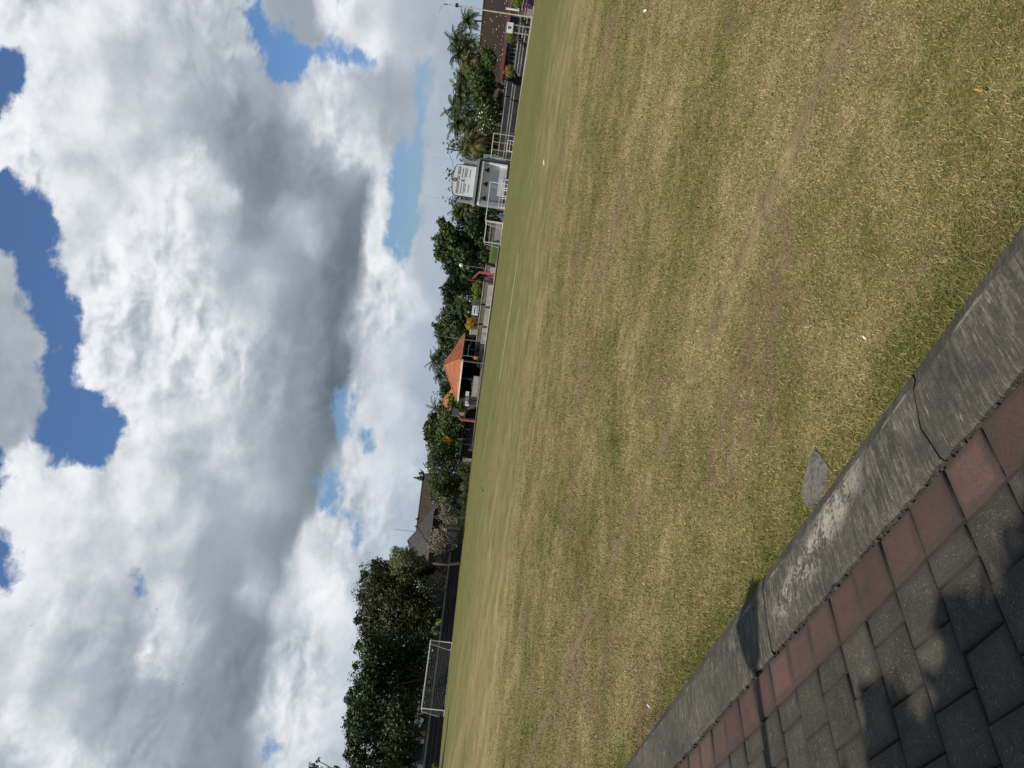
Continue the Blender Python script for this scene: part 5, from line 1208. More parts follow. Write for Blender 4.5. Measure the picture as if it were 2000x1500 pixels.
compound_wall('dark compound wall in the deep shade behind the mossy rim', (1000, 130), (800, 134), 2.0, M_STONE, M_GREYSTONE, 6)
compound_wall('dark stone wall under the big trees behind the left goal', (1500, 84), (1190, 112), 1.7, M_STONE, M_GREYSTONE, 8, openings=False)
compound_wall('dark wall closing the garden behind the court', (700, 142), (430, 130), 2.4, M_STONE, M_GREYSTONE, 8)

# long low building with the brown tile roof on the right
def brown_house():
    YL, YR = 106, 97
    pl_ = at(978, 150, YL); pr_ = at(996, -20, YR); d = (pr_ - pl_); rz = math.atan2(d.y, d.x); L = math.hypot(d.x, d.y)
    t = thing('long_house', 'long low beige house with a dark brown tile roof and maroon fascia', 'house', (pl_.x, pl_.y, 0), rz)
    ze = (pl_.z + pr_.z) / 2; zr = at(941, 50, 104).z; D = 9.
    ext = 6
    r = MB(); r.add([(-.3, -.7, ze), (L + ext, -.7, ze), (L + ext, D * .5, zr), (1.8, D * .5, zr), (L + ext, D + .7, ze), (-.3, D + .7, ze), (-.3, -.7, ze - .1), (L + ext, -.7, ze - .1)], [(0, 1, 2, 3), (3, 2, 4, 5), (0, 3, 5), (0, 6, 7, 1)])
    ro = r.build('roof', M_BROWNROOF, t); co = MB()
    roof_courses(co, ((-.3, -.72, ze + .03), (L + ext, -.72, ze + .03), (L + ext, D * .5, zr + .03), (1.8, D * .5, zr + .03)), 30, .025)
    co.tube((1.8, D * .5, zr + .05), (L + ext, D * .5, zr + .05), .14).tube((-.3, -.7, ze + .05), (1.8, D * .5, zr + .05), .12); co.build('tile_courses', M_BROWNROOF, ro)
    rr = random.Random(8); lt = MB()
    for k in range(46):
        x = rr.uniform(1, L); f = rr.random() ** 1.3; p = Vector((x, -.7 + (D * .5 + .7) * f, ze + (zr - ze) * f + .07)); s_ = rr.uniform(.05, .16) * (1.5 if k < 6 else .7)
        lt.add([p + Vector((-s_, 0, 0)), p + Vector((0, -s_ * .4, -.03)), p + Vector((s_, .0, .02)), p + Vector((0, s_ * .5, .05))], [(0, 1, 2, 3)])
    lt.build('fallen_leaves', mat('pale_dry_leaf', (.62, .42, .26), (.6, .5, .42), 3, .8), ro)
    MB().bx(-.3, L + ext, -.78, -.702, ze - .34, ze + .02).build('fascia', M_MAROON, t)
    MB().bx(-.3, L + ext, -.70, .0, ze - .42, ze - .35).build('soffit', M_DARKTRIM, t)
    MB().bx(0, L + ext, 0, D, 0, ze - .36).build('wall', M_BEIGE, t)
    MB().bx(-.02, L * .72, -.05, -.002, ze - 2.2, ze - .5).build('eave_shade_panel', M_DARKTRIM, t)  # dark sheet on the beige wall, stands for the shade under the eave
    MB().bx(-.05, L + ext, -.25, -.06, 1.05, 1.2).build('sill_band', M_GREYPAINT, t)
    for f in (.10, .27, .42, .55): window(t, L * f, ze - 1.75, ze - .75, 1.3, -.06, cols=2)
    for f in (.90, 1.02): window(t, L * f, ze - 1.9, ze - .6, 1.5, -.01, M_WHITE, 3)
    for f in (.66, .80): MB().bx(L * f, L * f + .9, -.03, -.002, ze - 1.6, ze - .55).build('wall_panel', mat('pale_panel', (.36, .33, .29), (.3, .27, .24), 1, .85) if f < .7 else M_BEIGE, t)
    arch = MB(); cx_ = L * .95; pts = [(cx_ + 1.35 * math.cos(math.pi * k / 12), -.5, ze - 1.55 + 1.25 * math.sin(math.pi * k / 12)) for k in range(13)]
    arch.path(pts, .07, 6).tube((cx_ - 1.35, -.5, 0), (cx_ - 1.35, -.5, ze - 1.55), .07).tube((cx_ + 1.35, -.5, 0), (cx_ + 1.35, -.5, ze - 1.55), .07); arch.build('porch_arch', M_WHITE, t)
    return t
brown_house()
def low_house(label, a, b, Y, w, roofm, wallm, wall_h, rise, rz=0, name='house', ridge=.4):
    p = gd(a, b, Y); t = thing(name, label, 'house', p, rz); r = MB(); A, B, C, D, E_, F_ = hip_roof(r, -w / 2 - .4, w / 2 + .4, -.4, w * .7, wall_h, rise, ridge); ro = r.build('roof', roofm, t)
    hp = MB(); [hp.tube(u, v, .09) for u, v in ((A, E_), (B, F_), (E_, F_))]; hp.build('ridge_caps', roofm, ro)
    MB().bx(-w / 2, w / 2, 0, w * .6, 0, wall_h - .12).build('wall', wallm, t); MB().bx(-.5, .5, -.05, -.002, 0, 2.1).build('door', M_DARKTRIM, t); window(t, w * .28, 1., 2., 1., 0); window(t, -w * .28, 1., 2., 1., 0); return t
low_house('low house with a reddish roof behind the light green trees on the right', 985, 172, 124, 6, M_CHOC, M_BEIGE, 2.6, 2., -.5)
low_house('white house glimpsed under the big dark trees beside the left goal', 850, 1206, 132, 6, M_CHOC, M_WALLWHITE, 3.6, 1.8, .3)
low_house('house with an orange gable glimpsed through the dark trees above the left goal', 850, 1386, 118, 5.5, M_ORANGEROOF, M_WALLWHITE, 5.6, 2.1, .2)
low_house('white walled house behind the tangled bare shrub at the far left', 850, 1452, 112, 7, M_GREYROOF, M_WALLWHITE, 3.2, 1.6, .25)
def shed():
    Y = 97; p = at(838, 1442, Y); q = at(797, 1492, Y); g = Vector((q.x, Y, 0)); t = thing('shed', 'dark blue grey shed roof sloping down behind the black wall at the far left', 'shed', g, R(35))
    z = q.z; L = 6.2; m = mat('dark_sheet', (.030, .038, .045), (.022, .028, .034), .6, .7)
    MB().prism([(L, 0, 0), (L, 0, 1.6), (L * .75, 0, 2.4), (.6, 0, z), (-3, 0, z + .1), (-3, 0, 0)], (0, 4, 0)).build('wall', m, t)
    MB().prism([(L + .1, -.15, 1.55), (L * .75, -.15, 2.42), (.6, -.15, z + .05), (-3.1, -.15, z + .15), (-3.1, -.15, z + .27), (.6, -.15, z + .17), (L * .76, -.15, 2.54), (L + .2, -.15, 1.6)], (0, 4.3, 0)).build('roof', M_GREYROOF, t)
shed()

# ================================================================== trees
tree('broad_tree', 'olive topped broad tree, right half of the big dark group on the left', (866, 1184), 108, [(738, 1130, 36), (726, 1165, 34), (722, 1205, 32), (765, 1150, 44), (770, 1200, 42), (792, 1140, 26), (806, 1176, 34), (748, 1232, 34), (800, 1215, 36), (748, 1116, 20), (704, 1166, 8), (712, 1122, 9), (698, 1212, 8), (716, 1236, 12), (735, 1098, 8)], L_OLIVE, 16000, .23, .5, bark=M_BARK, shell=.35)
tree('broad_tree', 'dense dark green tree rising behind the crossbar of the left goal', (866, 1318), 99, [(725, 1262, 32), (738, 1300, 38), (770, 1270, 42), (722, 1335, 36), (764, 1335, 46), (800, 1300, 40), (706, 1362, 30), (795, 1350, 34), (815, 1262, 20), (698, 1384, 20), (752, 1374, 34), (700, 1262, 8), (694, 1300, 7), (698, 1338, 9), (680, 1368, 9), (684, 1352, 6)], L_DARK, 19000, .22, .45, shell=.35)
tree('broad_tree', 'dark spreading tree at the far left with sky showing through its crown', (866, 1420), 90, [(708, 1402, 34), (700, 1432, 26), (735, 1428, 36), (778, 1402, 40), (768, 1450, 34), (802, 1446, 26), (700, 1485, 22), (742, 1492, 30), (785, 1490, 28), (690, 1455, 16), (680, 1412, 10), (682, 1436, 7), (678, 1474, 9), (684, 1392, 7)], L_DARK, 15000, .21, .42, shell=.4)
tree('broad_tree', 'tree whose crown tip just enters at the lower left of the sky', (866, 1640), 62, [(612, 1498, 9), (622, 1486, 5), (640, 1530, 28), (655, 1506, 9), (680, 1570, 50), (740, 1590, 60), (690, 1520, 22), (760, 1530, 34)], L_DARK, 5200, .17, .3, shell=.35)
tree('feathery_tree', 'feathery light green tree between the dark trees and the ribbed grey roof', (880, 1098), 104, [(785, 1088, 20), (776, 1108, 18), (796, 1116, 22), (772, 1078, 12), (800, 1085, 18), (814, 1102, 16), (768, 1096, 11), (790, 1128, 16)], L_PALE, 6500, .16, .2, shell=.25, aspect=.35)
bare_tree('bare grey frangipani in a stone planter before the ribbed roof', 888, 1067, 114.5, (850, 1062), 52, 3, [('yellow_leaves', L_YELLOW, .03, 2, .20), ('leaves', L_PALE, .12, 2, .15)], depth=6, r0_=.24)
bare_tree('bare tangled frangipani under the edge of the olive tree', 888, 1146, 109, (846, 1138), 46, 8, [('leaves', L_PALE, .22, 2, .15), ('yellow_leaves', L_YELLOW, .015, 2, .18)], depth=6, r0_=.17)
bare_tree('small bare grey shrub tree behind the left post of the left goal', 862, 1432, 90, (830, 1428), 24, 5, [('leaves', L_PALE, .25, 2, .12)], depth=5, r0_=.12)
bare_tree('bare grey shrub tree left of the dark trunk', 866, 1232, 106, (844, 1236), 14, 6, [('leaves', L_PALE, .6, 3, .13)], depth=4, r0_=.09)
bare_tree('half bare leaning frangipani below the chocolate roof', 908, 1002, 117.5, (868, 996), 36, 12, [('leaves', L_PALE, .5, 3, .16)], depth=6, r0_=.2)
t = thing('planter_box', 'square pale stone planter at the foot of the bare frangipani', 'planter', gd(889, 1067, 116.5), .5); MB().bx(-.75, .75, -.75, .75, 0, 1.25).build('box', M_GREYSTONE, t); MB().bx(-.85, .85, -.85, .85, 1.25, 1.4).build('rim', M_PALESTONE, t)
tree('leafy_frangipani', 'rounded leafy frangipani standing right of the chocolate roof', (908, 962), 123, [(856, 962, 22), (850, 945, 18), (872, 975, 20), (868, 938, 18), (880, 955, 18), (862, 980, 14), (878, 990, 14), (890, 940, 14)], L_MID, 5600, .22, .22, group='leafy frangipani trees', extra=[('flowers', L_WHITE, 60, .12)], shell=.45, aspect=.34)
tree('leafy_frangipani', 'taller leafy frangipani between the utility pole and the carved roof ornaments', (906, 887), 125, [(850, 905, 20), (860, 885, 22), (847, 892, 14), (876, 910, 20), (866, 870, 14), (880, 882, 15), (842, 912, 10)], L_MID, 4600, .22, .22, group='leafy frangipani trees', extra=[('flowers', L_WHITE, 60, .12)], shell=.45, aspect=.34)
tree('leafy_tree', 'mid green bushy tree just left of the red post with the grey backboard', (914, 838), 126, [(876, 815, 18), (872, 834, 22), (886, 845, 18), (892, 825, 16), (862, 850, 14), (896, 842, 12)], L_MID, 3800, .24, .2, shell=.5)
tree('breadfruit_tree', 'dark big leaved tree beyond the mid green bushy tree', (905, 835), 140, [(846, 830, 14), (840, 846, 13), (852, 850, 14), (846, 816, 10), (860, 838, 14), (836, 832, 8), (838, 858, 7)], L_HEDGE, 1100, .48, .2, shell=.4, aspect=.42)
tree('orange_flower_shrub_tree', 'small yellow flowered shrub tree tucked under the leafy frangipani', (912, 856), 124, [(872, 857, 7), (878, 862, 7)], L_YELLOW, 90, .13, .08)
tree('broad_tree', 'tall dark tree behind the pavilion with a sprig standing above its crown', (930, 640), 139, [(882, 604, 20), (874, 626, 22), (866, 652, 20), (886, 640, 24), (892, 668, 18), (898, 612, 22), (876, 680, 16), (864, 667, 10), (852, 637, 7), (845, 634, 4), (906, 632, 22), (858, 642, 9)], L_HEDGE, 7200, .25, .35, shell=.4)
tree('broad_tree', 'round leaved tree with the tallest crown left of the gate', (955, 462), 124, [(872, 446, 14), (862, 470, 16), (864, 496, 18), (880, 458, 18), (884, 486, 24), (902, 470, 22), (905, 498, 22), (858, 482, 10), (862, 434, 9)], L_HEDGE, 6200, .27, .35, shell=.4, aspect=.62)
tree('broad_tree', 'dark green tree filling the space behind the red post near the goals', (955, 530), 126, [(882, 520, 18), (905, 528, 24), (890, 552, 20), (872, 566, 13), (876, 582, 13), (912, 556, 20), (925, 505, 20), (930, 480, 18), (935, 540, 15)], L_DARK, 6600, .25, .3, shell=.4)
tree('garden_thicket', 'dark thicket of garden trees behind the smaller white goal frame', (958, 445), 121, [(925, 445, 18), (940, 470, 14), (940, 440, 14), (945, 500, 13), (935, 420, 16), (925, 425, 18), (948, 515, 9)], L_DARK, 4200, .24, .2, cat='thicket')
for i, (a, b, Y, L, k, lab) in enumerate((
    (852, 798, 147, 2.9, 'slim', 'slender palm standing alone against the sky left of the pavilion'),
    (852, 706, 150, 2.7, 'palm', 'palm directly behind the peak of the pavilion roof'),
    (862, 733, 149, 2.6, 'palm', 'palm behind the left slope of the pavilion roof'),
    (876, 758, 146, 2.2, 'palm', 'low palm between the two orange roofs'),
    (862, 690, 152, 2.2, 'palm', 'palm between the tall dark tree and the pavilion peak'),
    (888, 570, 130, 2.6, 'palm', 'palm beside the tall dark tree behind the pavilion'),
    (893, 537, 126, 2.9, 'palm', 'big feathery palm right above the red post near the goals'),
    (905, 512, 124, 2.6, 'palm', 'palm half buried in the thicket behind the lamp globe'),
    (896, 655, 134, 2.2, 'palm', 'palm in front of the tall dark tree by the pavilion'),
    (905, 600, 130, 2.3, 'palm', 'palm rising behind the notice board'),
    (898, 414, 124, 2.6, 'palm', 'palm with drooping fronds left of the gate sign'),
    (915, 404, 122, 2.3, 'gold', 'yellowish palm touching the left pier of the gate'),
    (907, 430, 125, 2.3, 'palm', 'palm between the round leaved tree and the gate'),
    (898, 240, 124, 3.4, 'palm', 'tallest palm of the row right of the gate'),
    (925, 277, 120, 3.1, 'gold', 'yellow green palm with hanging fronds behind the cream pipe goal'),
    (912, 288, 126, 2.6, 'palm', 'palm just left of the yellow green hanging palm'),
    (890, 212, 128, 2.9, 'palm', 'palm right of the tallest palm of the gate row'),
    (922, 258, 122, 2.7, 'palm', 'palm over the white flowered frangipani'),
    (905, 190, 126, 2.8, 'palm', 'palm over the light green trees, left one'),
    (902, 166, 127, 2.8, 'palm', 'palm over the light green trees, right one'),
    (910, 146, 124, 2.7, 'palm', 'palm behind the top of the light green trees'),
    (900, 104, 117, 2.9, 'palm', 'palm with wind blown fronds left of the brown roof ridge'),
    (896, 78, 118, 2.7, 'palm', 'palm behind the middle of the brown roof ridge'),
    (918, 90, 116, 2.6, 'palm', 'lower palm leaning over the brown roof ridge'),
    (915, 40, 117, 2.4, 'palm', 'palm behind the lamp post above the brown roof'),
    (918, 122, 116, 2.6, 'gold', 'yellowish palm at the left end of the brown roof'))):
    palm(lab, a, b, Y, L, k, i + 1)
tree('leafy_tree', 'light green leafy tree over the dark carved shrines on the right', (1000, 165), 111, [(932, 140, 18), (940, 156, 20), (946, 174, 20), (936, 182, 16), (950, 190, 14), (926, 160, 14), (955, 150, 14), (958, 172, 12)], L_MID, 5200, .22, .22, shell=.45)
tree('leafy_tree', 'dark dense tree overlapping the left end of the brown roof', (1000, 118), 107, [(958, 115, 18), (950, 104, 13), (966, 122, 15), (962, 103, 12), (972, 112, 10)], L_HEDGE, 3200, .18, .2, shell=.5)
tree('leafy_frangipani', 'frangipani thick with white blossoms behind the long black seating', (1000, 232), 112, [(947, 216, 16), (955, 234, 18), (945, 250, 14), (962, 220, 13), (967, 245, 12), (940, 230, 12), (966, 205, 10)], L_MID, 3800, .2, .2, group='leafy frangipani trees', extra=[('flowers', L_WHITE, 170, .13)], shell=.45, aspect=.36)
bare_tree('bare pale branched tree between the gate and the utility pole', 990, 308, 120, (922, 312), 14, 21, [('leaves', L_PALE, .25, 2, .12)], depth=5, r0_=.1)
hedge('wood', 'far green trees closing the view behind the gate and the palms', [(420, 146), (300, 140), (190, 134), (90, 128)], 2.8, 8.8, L_HEDGE, 16000, .32, cat='trees', tl=.14, vary=.14)
hedge('wood', 'far dark trees closing the view behind the pavilion and the court', [(920, 160), (800, 158), (700, 158), (560, 148), (430, 145)], 2.8, 6.8, L_DARK, 12000, .32, cat='trees', tl=.14, vary=.12)
hedge('wood', 'far dark trees closing the view behind the left goal', [(1560, 112), (1400, 118), (1250, 128), (1100, 134)], 3., 7., L_DARK, 12000, .32, cat='trees', tl=.14)
tree('leafy_tree', 'tall bushy tree filling the gap between the breadfruit tree and the frangipanis', (905, 862), 138, [(846, 868, 13), (856, 862, 14), (862, 880, 16), (868, 856, 14), (850, 884, 10), (880, 868, 16)], L_HEDGE, 2600, .28, .2, shell=.4)
tree('leafy_tree', 'broad tree behind the small orange roof left of the pavilion', (905, 770), 142, [(868, 768, 10), (874, 758, 12), (866, 752, 8), (880, 776, 14), (872, 792, 14), (862, 800, 11), (884, 806, 14)], L_HEDGE, 2400, .28, .2, shell=.4)
tree('leafy_tree', 'shadowed tree under the feathery tree beside the olive crown', (886, 1112), 114, [(812, 1116, 16), (828, 1124, 16), (822, 1098, 12), (840, 1108, 13), (838, 1130, 14)], L_OLIVE, 2600, .22, .2, shell=.4)
tree('leafy_tree', 'dense tree behind the white flowered frangipani and the hanging palm', (985, 262), 124, [(938, 232, 15), (934, 255, 14), (944, 268, 14), (945, 246, 16), (952, 284, 13), (942, 215, 14), (944, 198, 14), (936, 285, 10)], L_HEDGE, 3600, .26, .25, shell=.4)
tree('leafy_tree', 'dense tree behind the light green leafy tree right of the palms', (985, 150), 121, [(932, 150, 13), (936, 132, 13), (930, 170, 13), (942, 118, 12), (934, 190, 13), (946, 100, 10)], L_HEDGE, 3000, .26, .25, shell=.4)
# shrubs
shrub('topiary', 'round clipped dark topiary ball beside the mossy seating rim', 895, 866, 123, 7, L_HEDGE, 420, .11, 'clipped shrubs along the field')
shrub('topiary', 'clipped dark shrub with yellow sprigs in the shade left of the seating end block', 902, 918, 121, 11, L_HEDGE, 620, .12, 'clipped shrubs along the field', extra=(L_YELLOW, 90, .13, -.5))
shrub('topiary', 'small green shrub in the shade under the half bare frangipani', 903, 979, 116, 8, L_HEDGE, 380, .12, 'clipped shrubs along the field')
shrub('rock_plant', 'grey green tuft like a small stone shrine in the shade left of the frangipani', 905, 952, 120, 7, L_PALE, 200, .14, 'clipped shrubs along the field')
shrub('potted_shrub', 'lime green potted shrub left of the white signboard posts', 997, 74, 97, 9, L_LIME, 640, .09, 'bright potted shrubs on the seating', pot=.3)
shrub('potted_shrub', 'orange tipped lime shrub at the gap in the black seating', 997, 140, 102.4, 11.5, L_LIME, 820, .10, 'bright potted shrubs on the seating', pot=.32, extra=(L_ORANGE, 150, .13, .35))
shrub('potted_shrub', 'big lime green shrub cut by the right edge of the picture', 1011, 3, 93, 13, L_LIME, 1100, .09, 'bright potted shrubs on the seating', pot=.34)
shrub('yellow_shrub', 'bright yellow flowering shrub in a planter right of the pavilion', 919, 633, 122.2, 12, L_YELLOW, 900, .13, squash=.8)
shrub('lime_palm_shrub', 'lime green spiky shrub beside the red post near the goals', 934, 562, 117.5, 13, L_LIME, 720, .2)
shrub('lime_palm_shrub', 'smaller lime green spiky shrub right of the olive board', 932, 579, 118.5, 8, L_LIME, 360, .2)
shrub('leaf_shrub', 'broad leaved light green shrub climbing in front of the small orange roof', 884, 776, 126, 9, L_LIME, 420, .2, squash=1.3)
shrub('leaf_shrub', 'broad leaved light green shrub under the grey backboard', 900, 795, 125, 10, L_LIME, 420, .2, squash=1.3)
shrub('leaf_shrub', 'dark green climbing shrub between the orange roof and the backboard', 882, 790, 127, 8, L_MID, 420, .18, squash=1.2)
shrub('yellow_shrub', 'small yellow leaved shrub in the dark under the trees behind the left goal', 834, 1297, 104, 5, L_YELLOW, 160, .12)
shrub('lime_post_shrub', 'rounded olive lime shrub at the foot of the black wall at the far left edge', 850, 1496, 69, 5, L_LIME, 460, .05, squash=1.5)
t = thing('planter_box', 'pale grey planter box beside the yellow shrub', 'planter', gd(925, 648, 122.4)); MB().bx(-.45, .45, -.4, .4, 0, Z(919, 648, 122.4)).build('box', M_PALESTONE, t); MB().bx(-.5, .5, -.45, .45, Z(919, 648, 122.4), Z(919, 648, 122.4) + .1).build('rim', M_WALLWHITE, t)
t = thing('notice_sign', 'small square lime green notice on a stake under the olive tree', 'sign', gd(858, 1215, 105)); zz = Z(857, 1215, 105); MB().bx(-.42, .42, -.03, .03, zz - .4, zz + .4).build('panel', mat('lime_paint', (.42, .47, .06), (.36, .4, .05), 2, .7), t); MB().tube((0, .06, 0), (0, .06, zz), .04).build('stake', M_GREYPAINT, t)
hedge('low_hedge', 'low dark hedge and mown verge in the shade between the two seating blocks', [(1055, 108.5), (985, 115), (910, 122)], .55, .75, L_HEDGE, 2600, .1)
t = thing('white_pillar', 'short free standing white column right of the white signboard', 'column', gd(1013, 20, 93.5)); z1, z0 = Z(989, 18, 93.5), Z(1013, 20, 93.5)
MB().lathe([(.13, z0), (.13, z1)], n=10).build('shaft', M_WHITE, t); MB().lathe([(.17, z1), (.17, z1 + .08)], n=10).build('cap', M_WHITE, t); MB().bx(-.3, .3, -.3, .3, 0, z0).build('pedestal', M_STONE, t)
for lab, b, Y, w, h, m in (('maroon brick pillar beside the lamp post at the right edge', 15, 88.5, .4, 1.2, M_MAROON), ('pale concrete bollard block at the foot of the lamp post', 25, 86, .55, .8, M_PALESTONE), ('reddish brown low pillar behind the lamp post', 28, 90, .5, 1.5, M_POT)):
    t = thing('pillar', lab, 'pillar', gd(1035, b, Y), 0, 'low pillars at the right edge'); MB().bevbox((0, 0, h / 2), (w, w, h), .04).build('shaft', m, t); MB().bevbox((0, 0, h + .05), (w + .12, w + .12, .1), .03).build('cap', M_CONC, t)
def shrine(label, b, Y, h, seed):
    t = thing('stone_shrine', label, 'shrine', gd(995, b, Y), 0, 'dark carved shrines on the right'); rr = random.Random(seed)
    MB().bevbox((0, 0, h * .2), (1., 1., h * .4), .08).build('base', M_STATUE, t)
    MB().lathe([(.42, h * .4), (.5, h * .46), (.3, h * .52), (.34, h * .66), (.46, h * .7), (.28, h * .78), (.36, h * .84), (.16, h * .92), (.05, h)], n=8).build('carved_body', M_STATUE, t)
    c = MB()
    for k in range(6): c.lathe([(.03, 0), (.08, .06), (.02, .16)], (rr.uniform(-.4, .4), -.42, h * rr.uniform(.4, .8)), 6)
    c.build('offerings', M_PALESTONE, t)
shrine('dark carved shrine beside the light green tree', 163, 105.2, 3.0, 1); shrine('lower dark carved shrine at the start of the long black seating', 179, 106, 2.6, 2); shrine('dark carved shrine with pale offerings behind the cream pipe goal', 246, 109.6, 2.7, 3)

# ================================================================== person, motorbike, birds
def skin_body(name, joints, edges, radii, m, parent):
    me = bpy.data.meshes.new(name); me.from_pydata(joints, edges, []); o = bpy.data.objects.new(name, me); COL.objects.link(o)
    md = o.modifiers.new('s', 'SKIN'); me.skin_vertices.new() if not me.skin_vertices else None
    for v, r_ in zip(me.skin_vertices[0].data, radii): v.radius = r_ if hasattr(r_, '__len__') else (r_, r_); 
    me.skin_vertices[0].data[0].use_root = True
    sb = o.modifiers.new('u', 'SUBSURF'); sb.levels = sb.render_levels = 2
    dg = bpy.context.evaluated_depsgraph_get(); m2 = bpy.data.meshes.new_from_object(o.evaluated_get(dg)); bpy.data.objects.remove(o)
    m2.materials.clear(); m2.materials.append(m); m2.polygons.foreach_set('use_smooth', [True] * len(m2.polygons)); o = bpy.data.objects.new(name, m2); COL.objects.link(o); o.parent = parent; return o
def person():
    t = thing('person', 'person in an orange top and dark trousers standing by the slim poles', 'person', gd(940, 700.5, 118.9), R(-25)); t.location.z = .22
    J = [(0, 0, .98), (0, 0, 1.18), (0, 0, 1.38), (0, 0, 1.50), (0, -.01, 1.60), (0, -.015, 1.72),           # pelvis .. head
         (.17, 0, 1.42), (.24, .02, 1.16), (.25, -.10, .93), (.25, -.13, .86), (-.17, 0, 1.42), (-.25, .02, 1.16), (-.23, -.12, .95), (-.22, -.16, .88),
         (.09, 0, .90), (.10, -.02, .50), (.10, .02, .09), (.11, -.14, .04), (-.09, 0, .90), (-.11, .03, .50), (-.12, .06, .09), (-.13, -.09, .04)]
    Ed = [(0, 1), (1, 2), (2, 3), (3, 4), (4, 5), (2, 6), (6, 7), (7, 8), (8, 9), (2, 10), (10, 11), (11, 12), (12, 13), (0, 14), (14, 15), (15, 16), (16, 17), (0, 18), (18, 19), (19, 20), (20, 21)]
    Rd = [(.15, .11), (.135, .10), (.15, .11), .055, .085, .075, .065, .045, .032, .038, .065, .045, .032, .038, .088, .058, .042, .04, .088, .058, .042, .04]
    skin_body('body', J, Ed, Rd, M_SKIN, t)
    skin_body('shirt', [(0, 0, .97), (0, 0, 1.18), (0, 0, 1.40), (.18, 0, 1.43), (.245, .02, 1.19), (-.18, 0, 1.43), (-.255, .02, 1.19), (0, 0, 1.47)], [(0, 1), (1, 2), (2, 3), (3, 4), (2, 5), (5, 6), (2, 7)], [(.19, .14), (.175, .13), (.185, .135), .09, .075, .09, .075, .08], M_ORANGECLOTH, t)
    skin_body('trousers', [(0, 0, .98), (.09, 0, .88), (.10, -.02, .50), (.10, .02, .12), (-.09, 0, .88), (-.11, .03, .50), (-.12, .06, .12)], [(0, 1), (1, 2), (2, 3), (0, 4), (4, 5), (5, 6)], [(.175, .13), .108, .082, .07, .108, .082, .07], M_DARKCLOTH, t)
    MB().lathe([(.02, .11), (.07, .09), (.098, .03), (.1, -.02), (.085, -.06)], (0, .012, 1.70), 12).build('hair', M_BLACK, t, smooth=True)
    f = MB()
    for s in (-1, 1): f.lathe([(.012, -.008), (.014, 0), (.008, .008)], (s * .032, -.098, 1.675), 6)
    f.prism([(-.012, -.10, 1.63), (.012, -.10, 1.63), (0, -.10, 1.665)], (0, -.02, 0)).bx(-.025, .025, -.098, -.09, 1.595, 1.603)
    f.build('face', M_BLACK, t)
    hands = MB()
    for s, w in ((1, (.25, -.13, .86)), (-1, (-.22, -.16, .88))):
        for k in range(4):
            b = Vector(w) + Vector((s * .0 + (k - 1.5) * .014, -.01, -.02)); hands.path([b, b + Vector((0, -.006, -.035)), b + Vector((0, .006, -.062 - .008 * (k in (1, 2)))), b + Vector((0, .018, -.078))], [.009, .0085, .0075, .006], 6)
        b = Vector(w) + Vector((-s * .03, -.02, .0)); hands.path([b, b + Vector((-s * .02, -.02, -.02)), b + Vector((-s * .022, -.026, -.048))], [.011, .0095, .007], 6)
    hands.build('fingers', M_SKIN, t, smooth=True)
person()
def motorbike():
    t = thing('motorbike', 'dark parked motorbike beside the slim dark poles', 'motorbike', gd(940, 708, 120.2), R(15)); t.location.z = .22
    def wheel(x):
        w = MB(); n = 18
        ring = [(x + .24 * math.cos(2 * math.pi * k / n), 0, .29 + .24 * math.sin(2 * math.pi * k / n)) for k in range(n + 1)]
        w.path(ring, .055, 6, False); o = w.build('wheel', M_BLACK, t)
        s = MB(); [s.tube((x, 0, .29), (x + .2 * math.cos(k * 1.257), 0, .29 + .2 * math.sin(k * 1.257)), .014, n=4) for k in range(5)]; s.build('rim', M_METAL, o)
    wheel(-.62); wheel(.62)
    MB().path([(-.75, 0, .62), (-.4, 0, .62), (-.1, 0, .42), (.25, 0, .45), (.45, 0, .85), (.5, 0, .98)], [.09, .15, .13, .10, .12, .06], 8).build('body', M_DARKCLOTH, t, smooth=True)
    MB().path([(-.78, 0, .76), (-.4, 0, .79), (-.02, 0, .72)], [.07, .13, .09], 8).build('seat', M_BLACK, t, smooth=True)
    MB().tube((.62, 0, .29), (.44, 0, .98), .03).tube((-.62, 0, .29), (-.2, 0, .4), .03).build('fork', M_METAL, t)
    MB().tube((.44, -.32, 1.02), (.44, .32, 1.02), .018).build('handlebar', M_METAL, t); MB().lathe([(.03, 0), (.09, .05), (.09, .1)], (.52, 0, .86), 10).build('headlight', M_WHITE, t)
motorbike()
def bird(label, loc, rz, s, flying, group):
    t = thing('bird', label, 'bird', loc, rz, group)
    MB().path([(-.09, 0, .06), (-.05, 0, .065), (0, 0, .075), (.05, 0, .09), (.075, 0, .115), (.10, 0, .118), (.125, 0, .11)], [.006, .022, .036, .03, .02, .016, .002], 8).build('body', M_BLACK, t, smooth=True)
    w = MB()
    for sg in (-1, 1):
        if flying: w.add([(.03, sg * .02, .085), (.05, sg * .12, .13), (.0, sg * .25, .10), (-.03, sg * .13, .11), (-.04, sg * .02, .08)], [(0, 1, 2, 3, 4)])
        else: w.add([(.03, sg * .034, .09), (-.03, sg * .036, .075), (-.12, sg * .012, .06), (-.03, sg * .03, .055)], [(0, 1, 2, 3)])
    w.add([(-.08, -.015, .062), (-.16, -.03, .06), (-.16, .03, .06), (-.08, .015, .062)], [(0, 1, 2, 3)]); w.build('wings', M_DARKTRIM, t)
    if not flying: MB().tube((0, .012, .05), (.01, .015, 0), .003, n=4).tube((0, -.012, .05), (.01, -.015, 0), .003, n=4).build('legs', M_DARKPOLE, t)
    t.scale = (s,) * 3; return t
for a, b, rz, l in ((943.5, 954, 1.2, 'small black bird on the grass, facing the trees'), (945.5, 958.5, 2.6, 'small black bird pecking beside the other on the grass')):
    p = g3(a, b); bird(l, (p.x, p.y, .02), rz, 1.0, False, 'birds on the field')
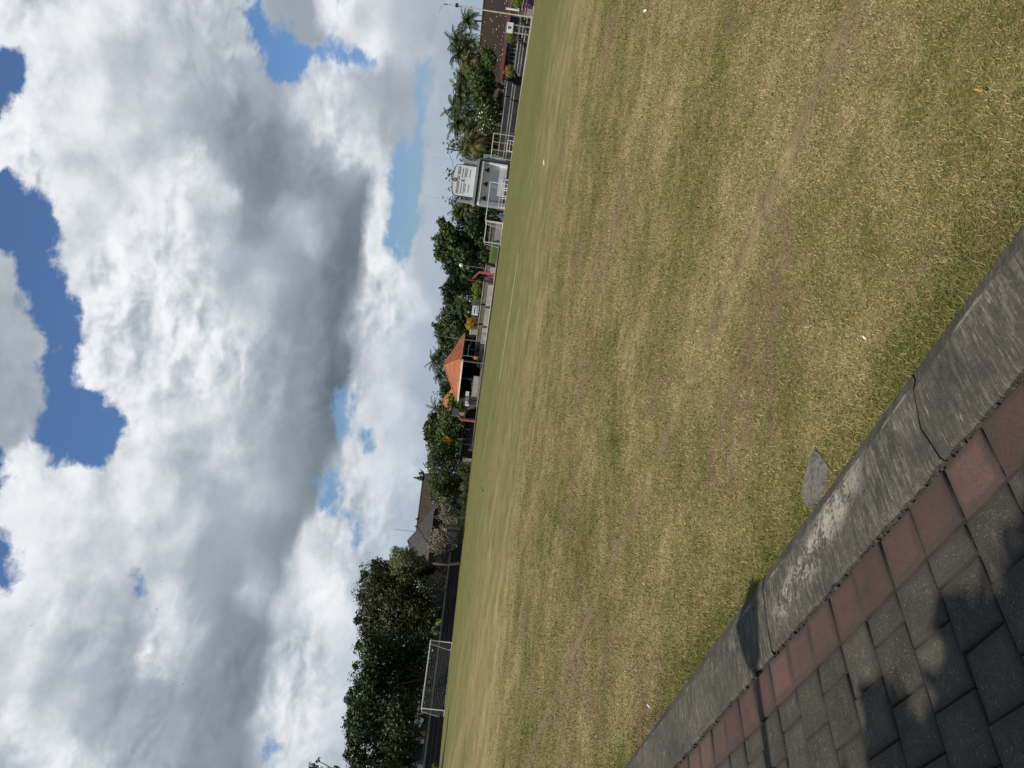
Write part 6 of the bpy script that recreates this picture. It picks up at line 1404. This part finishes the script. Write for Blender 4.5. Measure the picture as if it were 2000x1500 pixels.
sw = [(752, 520), (525, 589), (529, 646), (316, 1135), (307, 1190), (358, 1336), (396, 1455), (106, 777), (63, 1222), (627, 931), (567, 1118)]
for i, (a, b) in enumerate(sw):
    d = ray(a, b); p = np.array([0, 0, EYE]) + d * 75
    bird('tiny dark swallow flying high against the clouds', Vector(p), i * 1.1, .5 + .08 * (i % 3), True, 'swallows flying against the clouds')

# ================================================================== tree that shades the paving, lamp-shaped post added for its kerb shadow (they stand outside the picture)
def shade_tree():
    t = thing('shade_tree', 'leafy tree standing behind the paving and throwing dappled shade on it', 'tree', (-5.2, -3.2, 0))
    b = [((x, y, z), (r_, r_, r_ * .6)) for x, y, z, r_ in SHADE]
    bl = [(np.array(c) - np.array((-5.2, -3.2, 0)), np.array(q)) for c, q in b]
    mb = MB(); limbs(mb, (0, 0, 0), bl, .2, seed=4); mb.build('trunk', M_BARK, t, smooth=True)
    P, N = blob_points(bl, 15000, .05); leafmesh('crown', P, N, .11, L_HEDGE, t)
def up_sun(x, y, z):   # the point at height z whose shadow falls on (x, y)
    k = z / math.tan(SUN_EL); return (x + math.sin(SUN_AZ) * k, y + math.cos(SUN_AZ) * k, z)
SHADE = []
for s, c, z, r_ in ((2.55, .70, 4.6, .30), (2.2, .62, 5.0, .44), (1.9, .80, 4.8, .34), (2.95, .42, 4.7, .42), (3.05, .86, 4.4, .17), (1.7, .9, 5.2, .36), (1.8, .2, 5.2, .7), (2.4, -.1, 5.3, .8), (3.0, -.3, 5.2, .8), (3.5, -.5, 5.0, .8), (3.45, .72, 4.5, .20), (2.62, 1.06, 4.4, .13), (2.05, 1.12, 4.6, .16), (2.3, .28, 5.2, .55), (2.75, .15, 5, .6), (3.3, .1, 5, .6), (1.5, 1.05, 4.8, .26), (4.1, .2, 5., .5), (1.4, .6, 5.1, .5), (3.9, .62, 4.6, .18), (1.55, .35, 5, .6), (2.0, .45, 4.9, .5), (1.3, 1.1, 4.9, .3), (2.5, .35, 5, .42), (3.05, .2, 5, .5)):
    p = K(s, c); SHADE.append((*up_sun(p.x, p.y, z), r_))
shade_tree()
ft = up_sun(*K(3.62, 1.95)[:2], 3.6)  # unseen post, added for the strip of shadow across the kerb
t = thing('added_shadow_post', 'unseen lamp shaped post added so that its shadow crosses the kerb', 'lamp', (ft[0], ft[1], PAV))
MB().tube((0, 0, 0), (0, 0, 3.3), .05, .035).build('shaft', M_DARKPOLE, t); MB().lathe([(.05, 3.28), (.11, 3.33), (.17, 3.62), (.02, 3.7)], n=8).build('shadow_head', M_DARKTRIM, t)
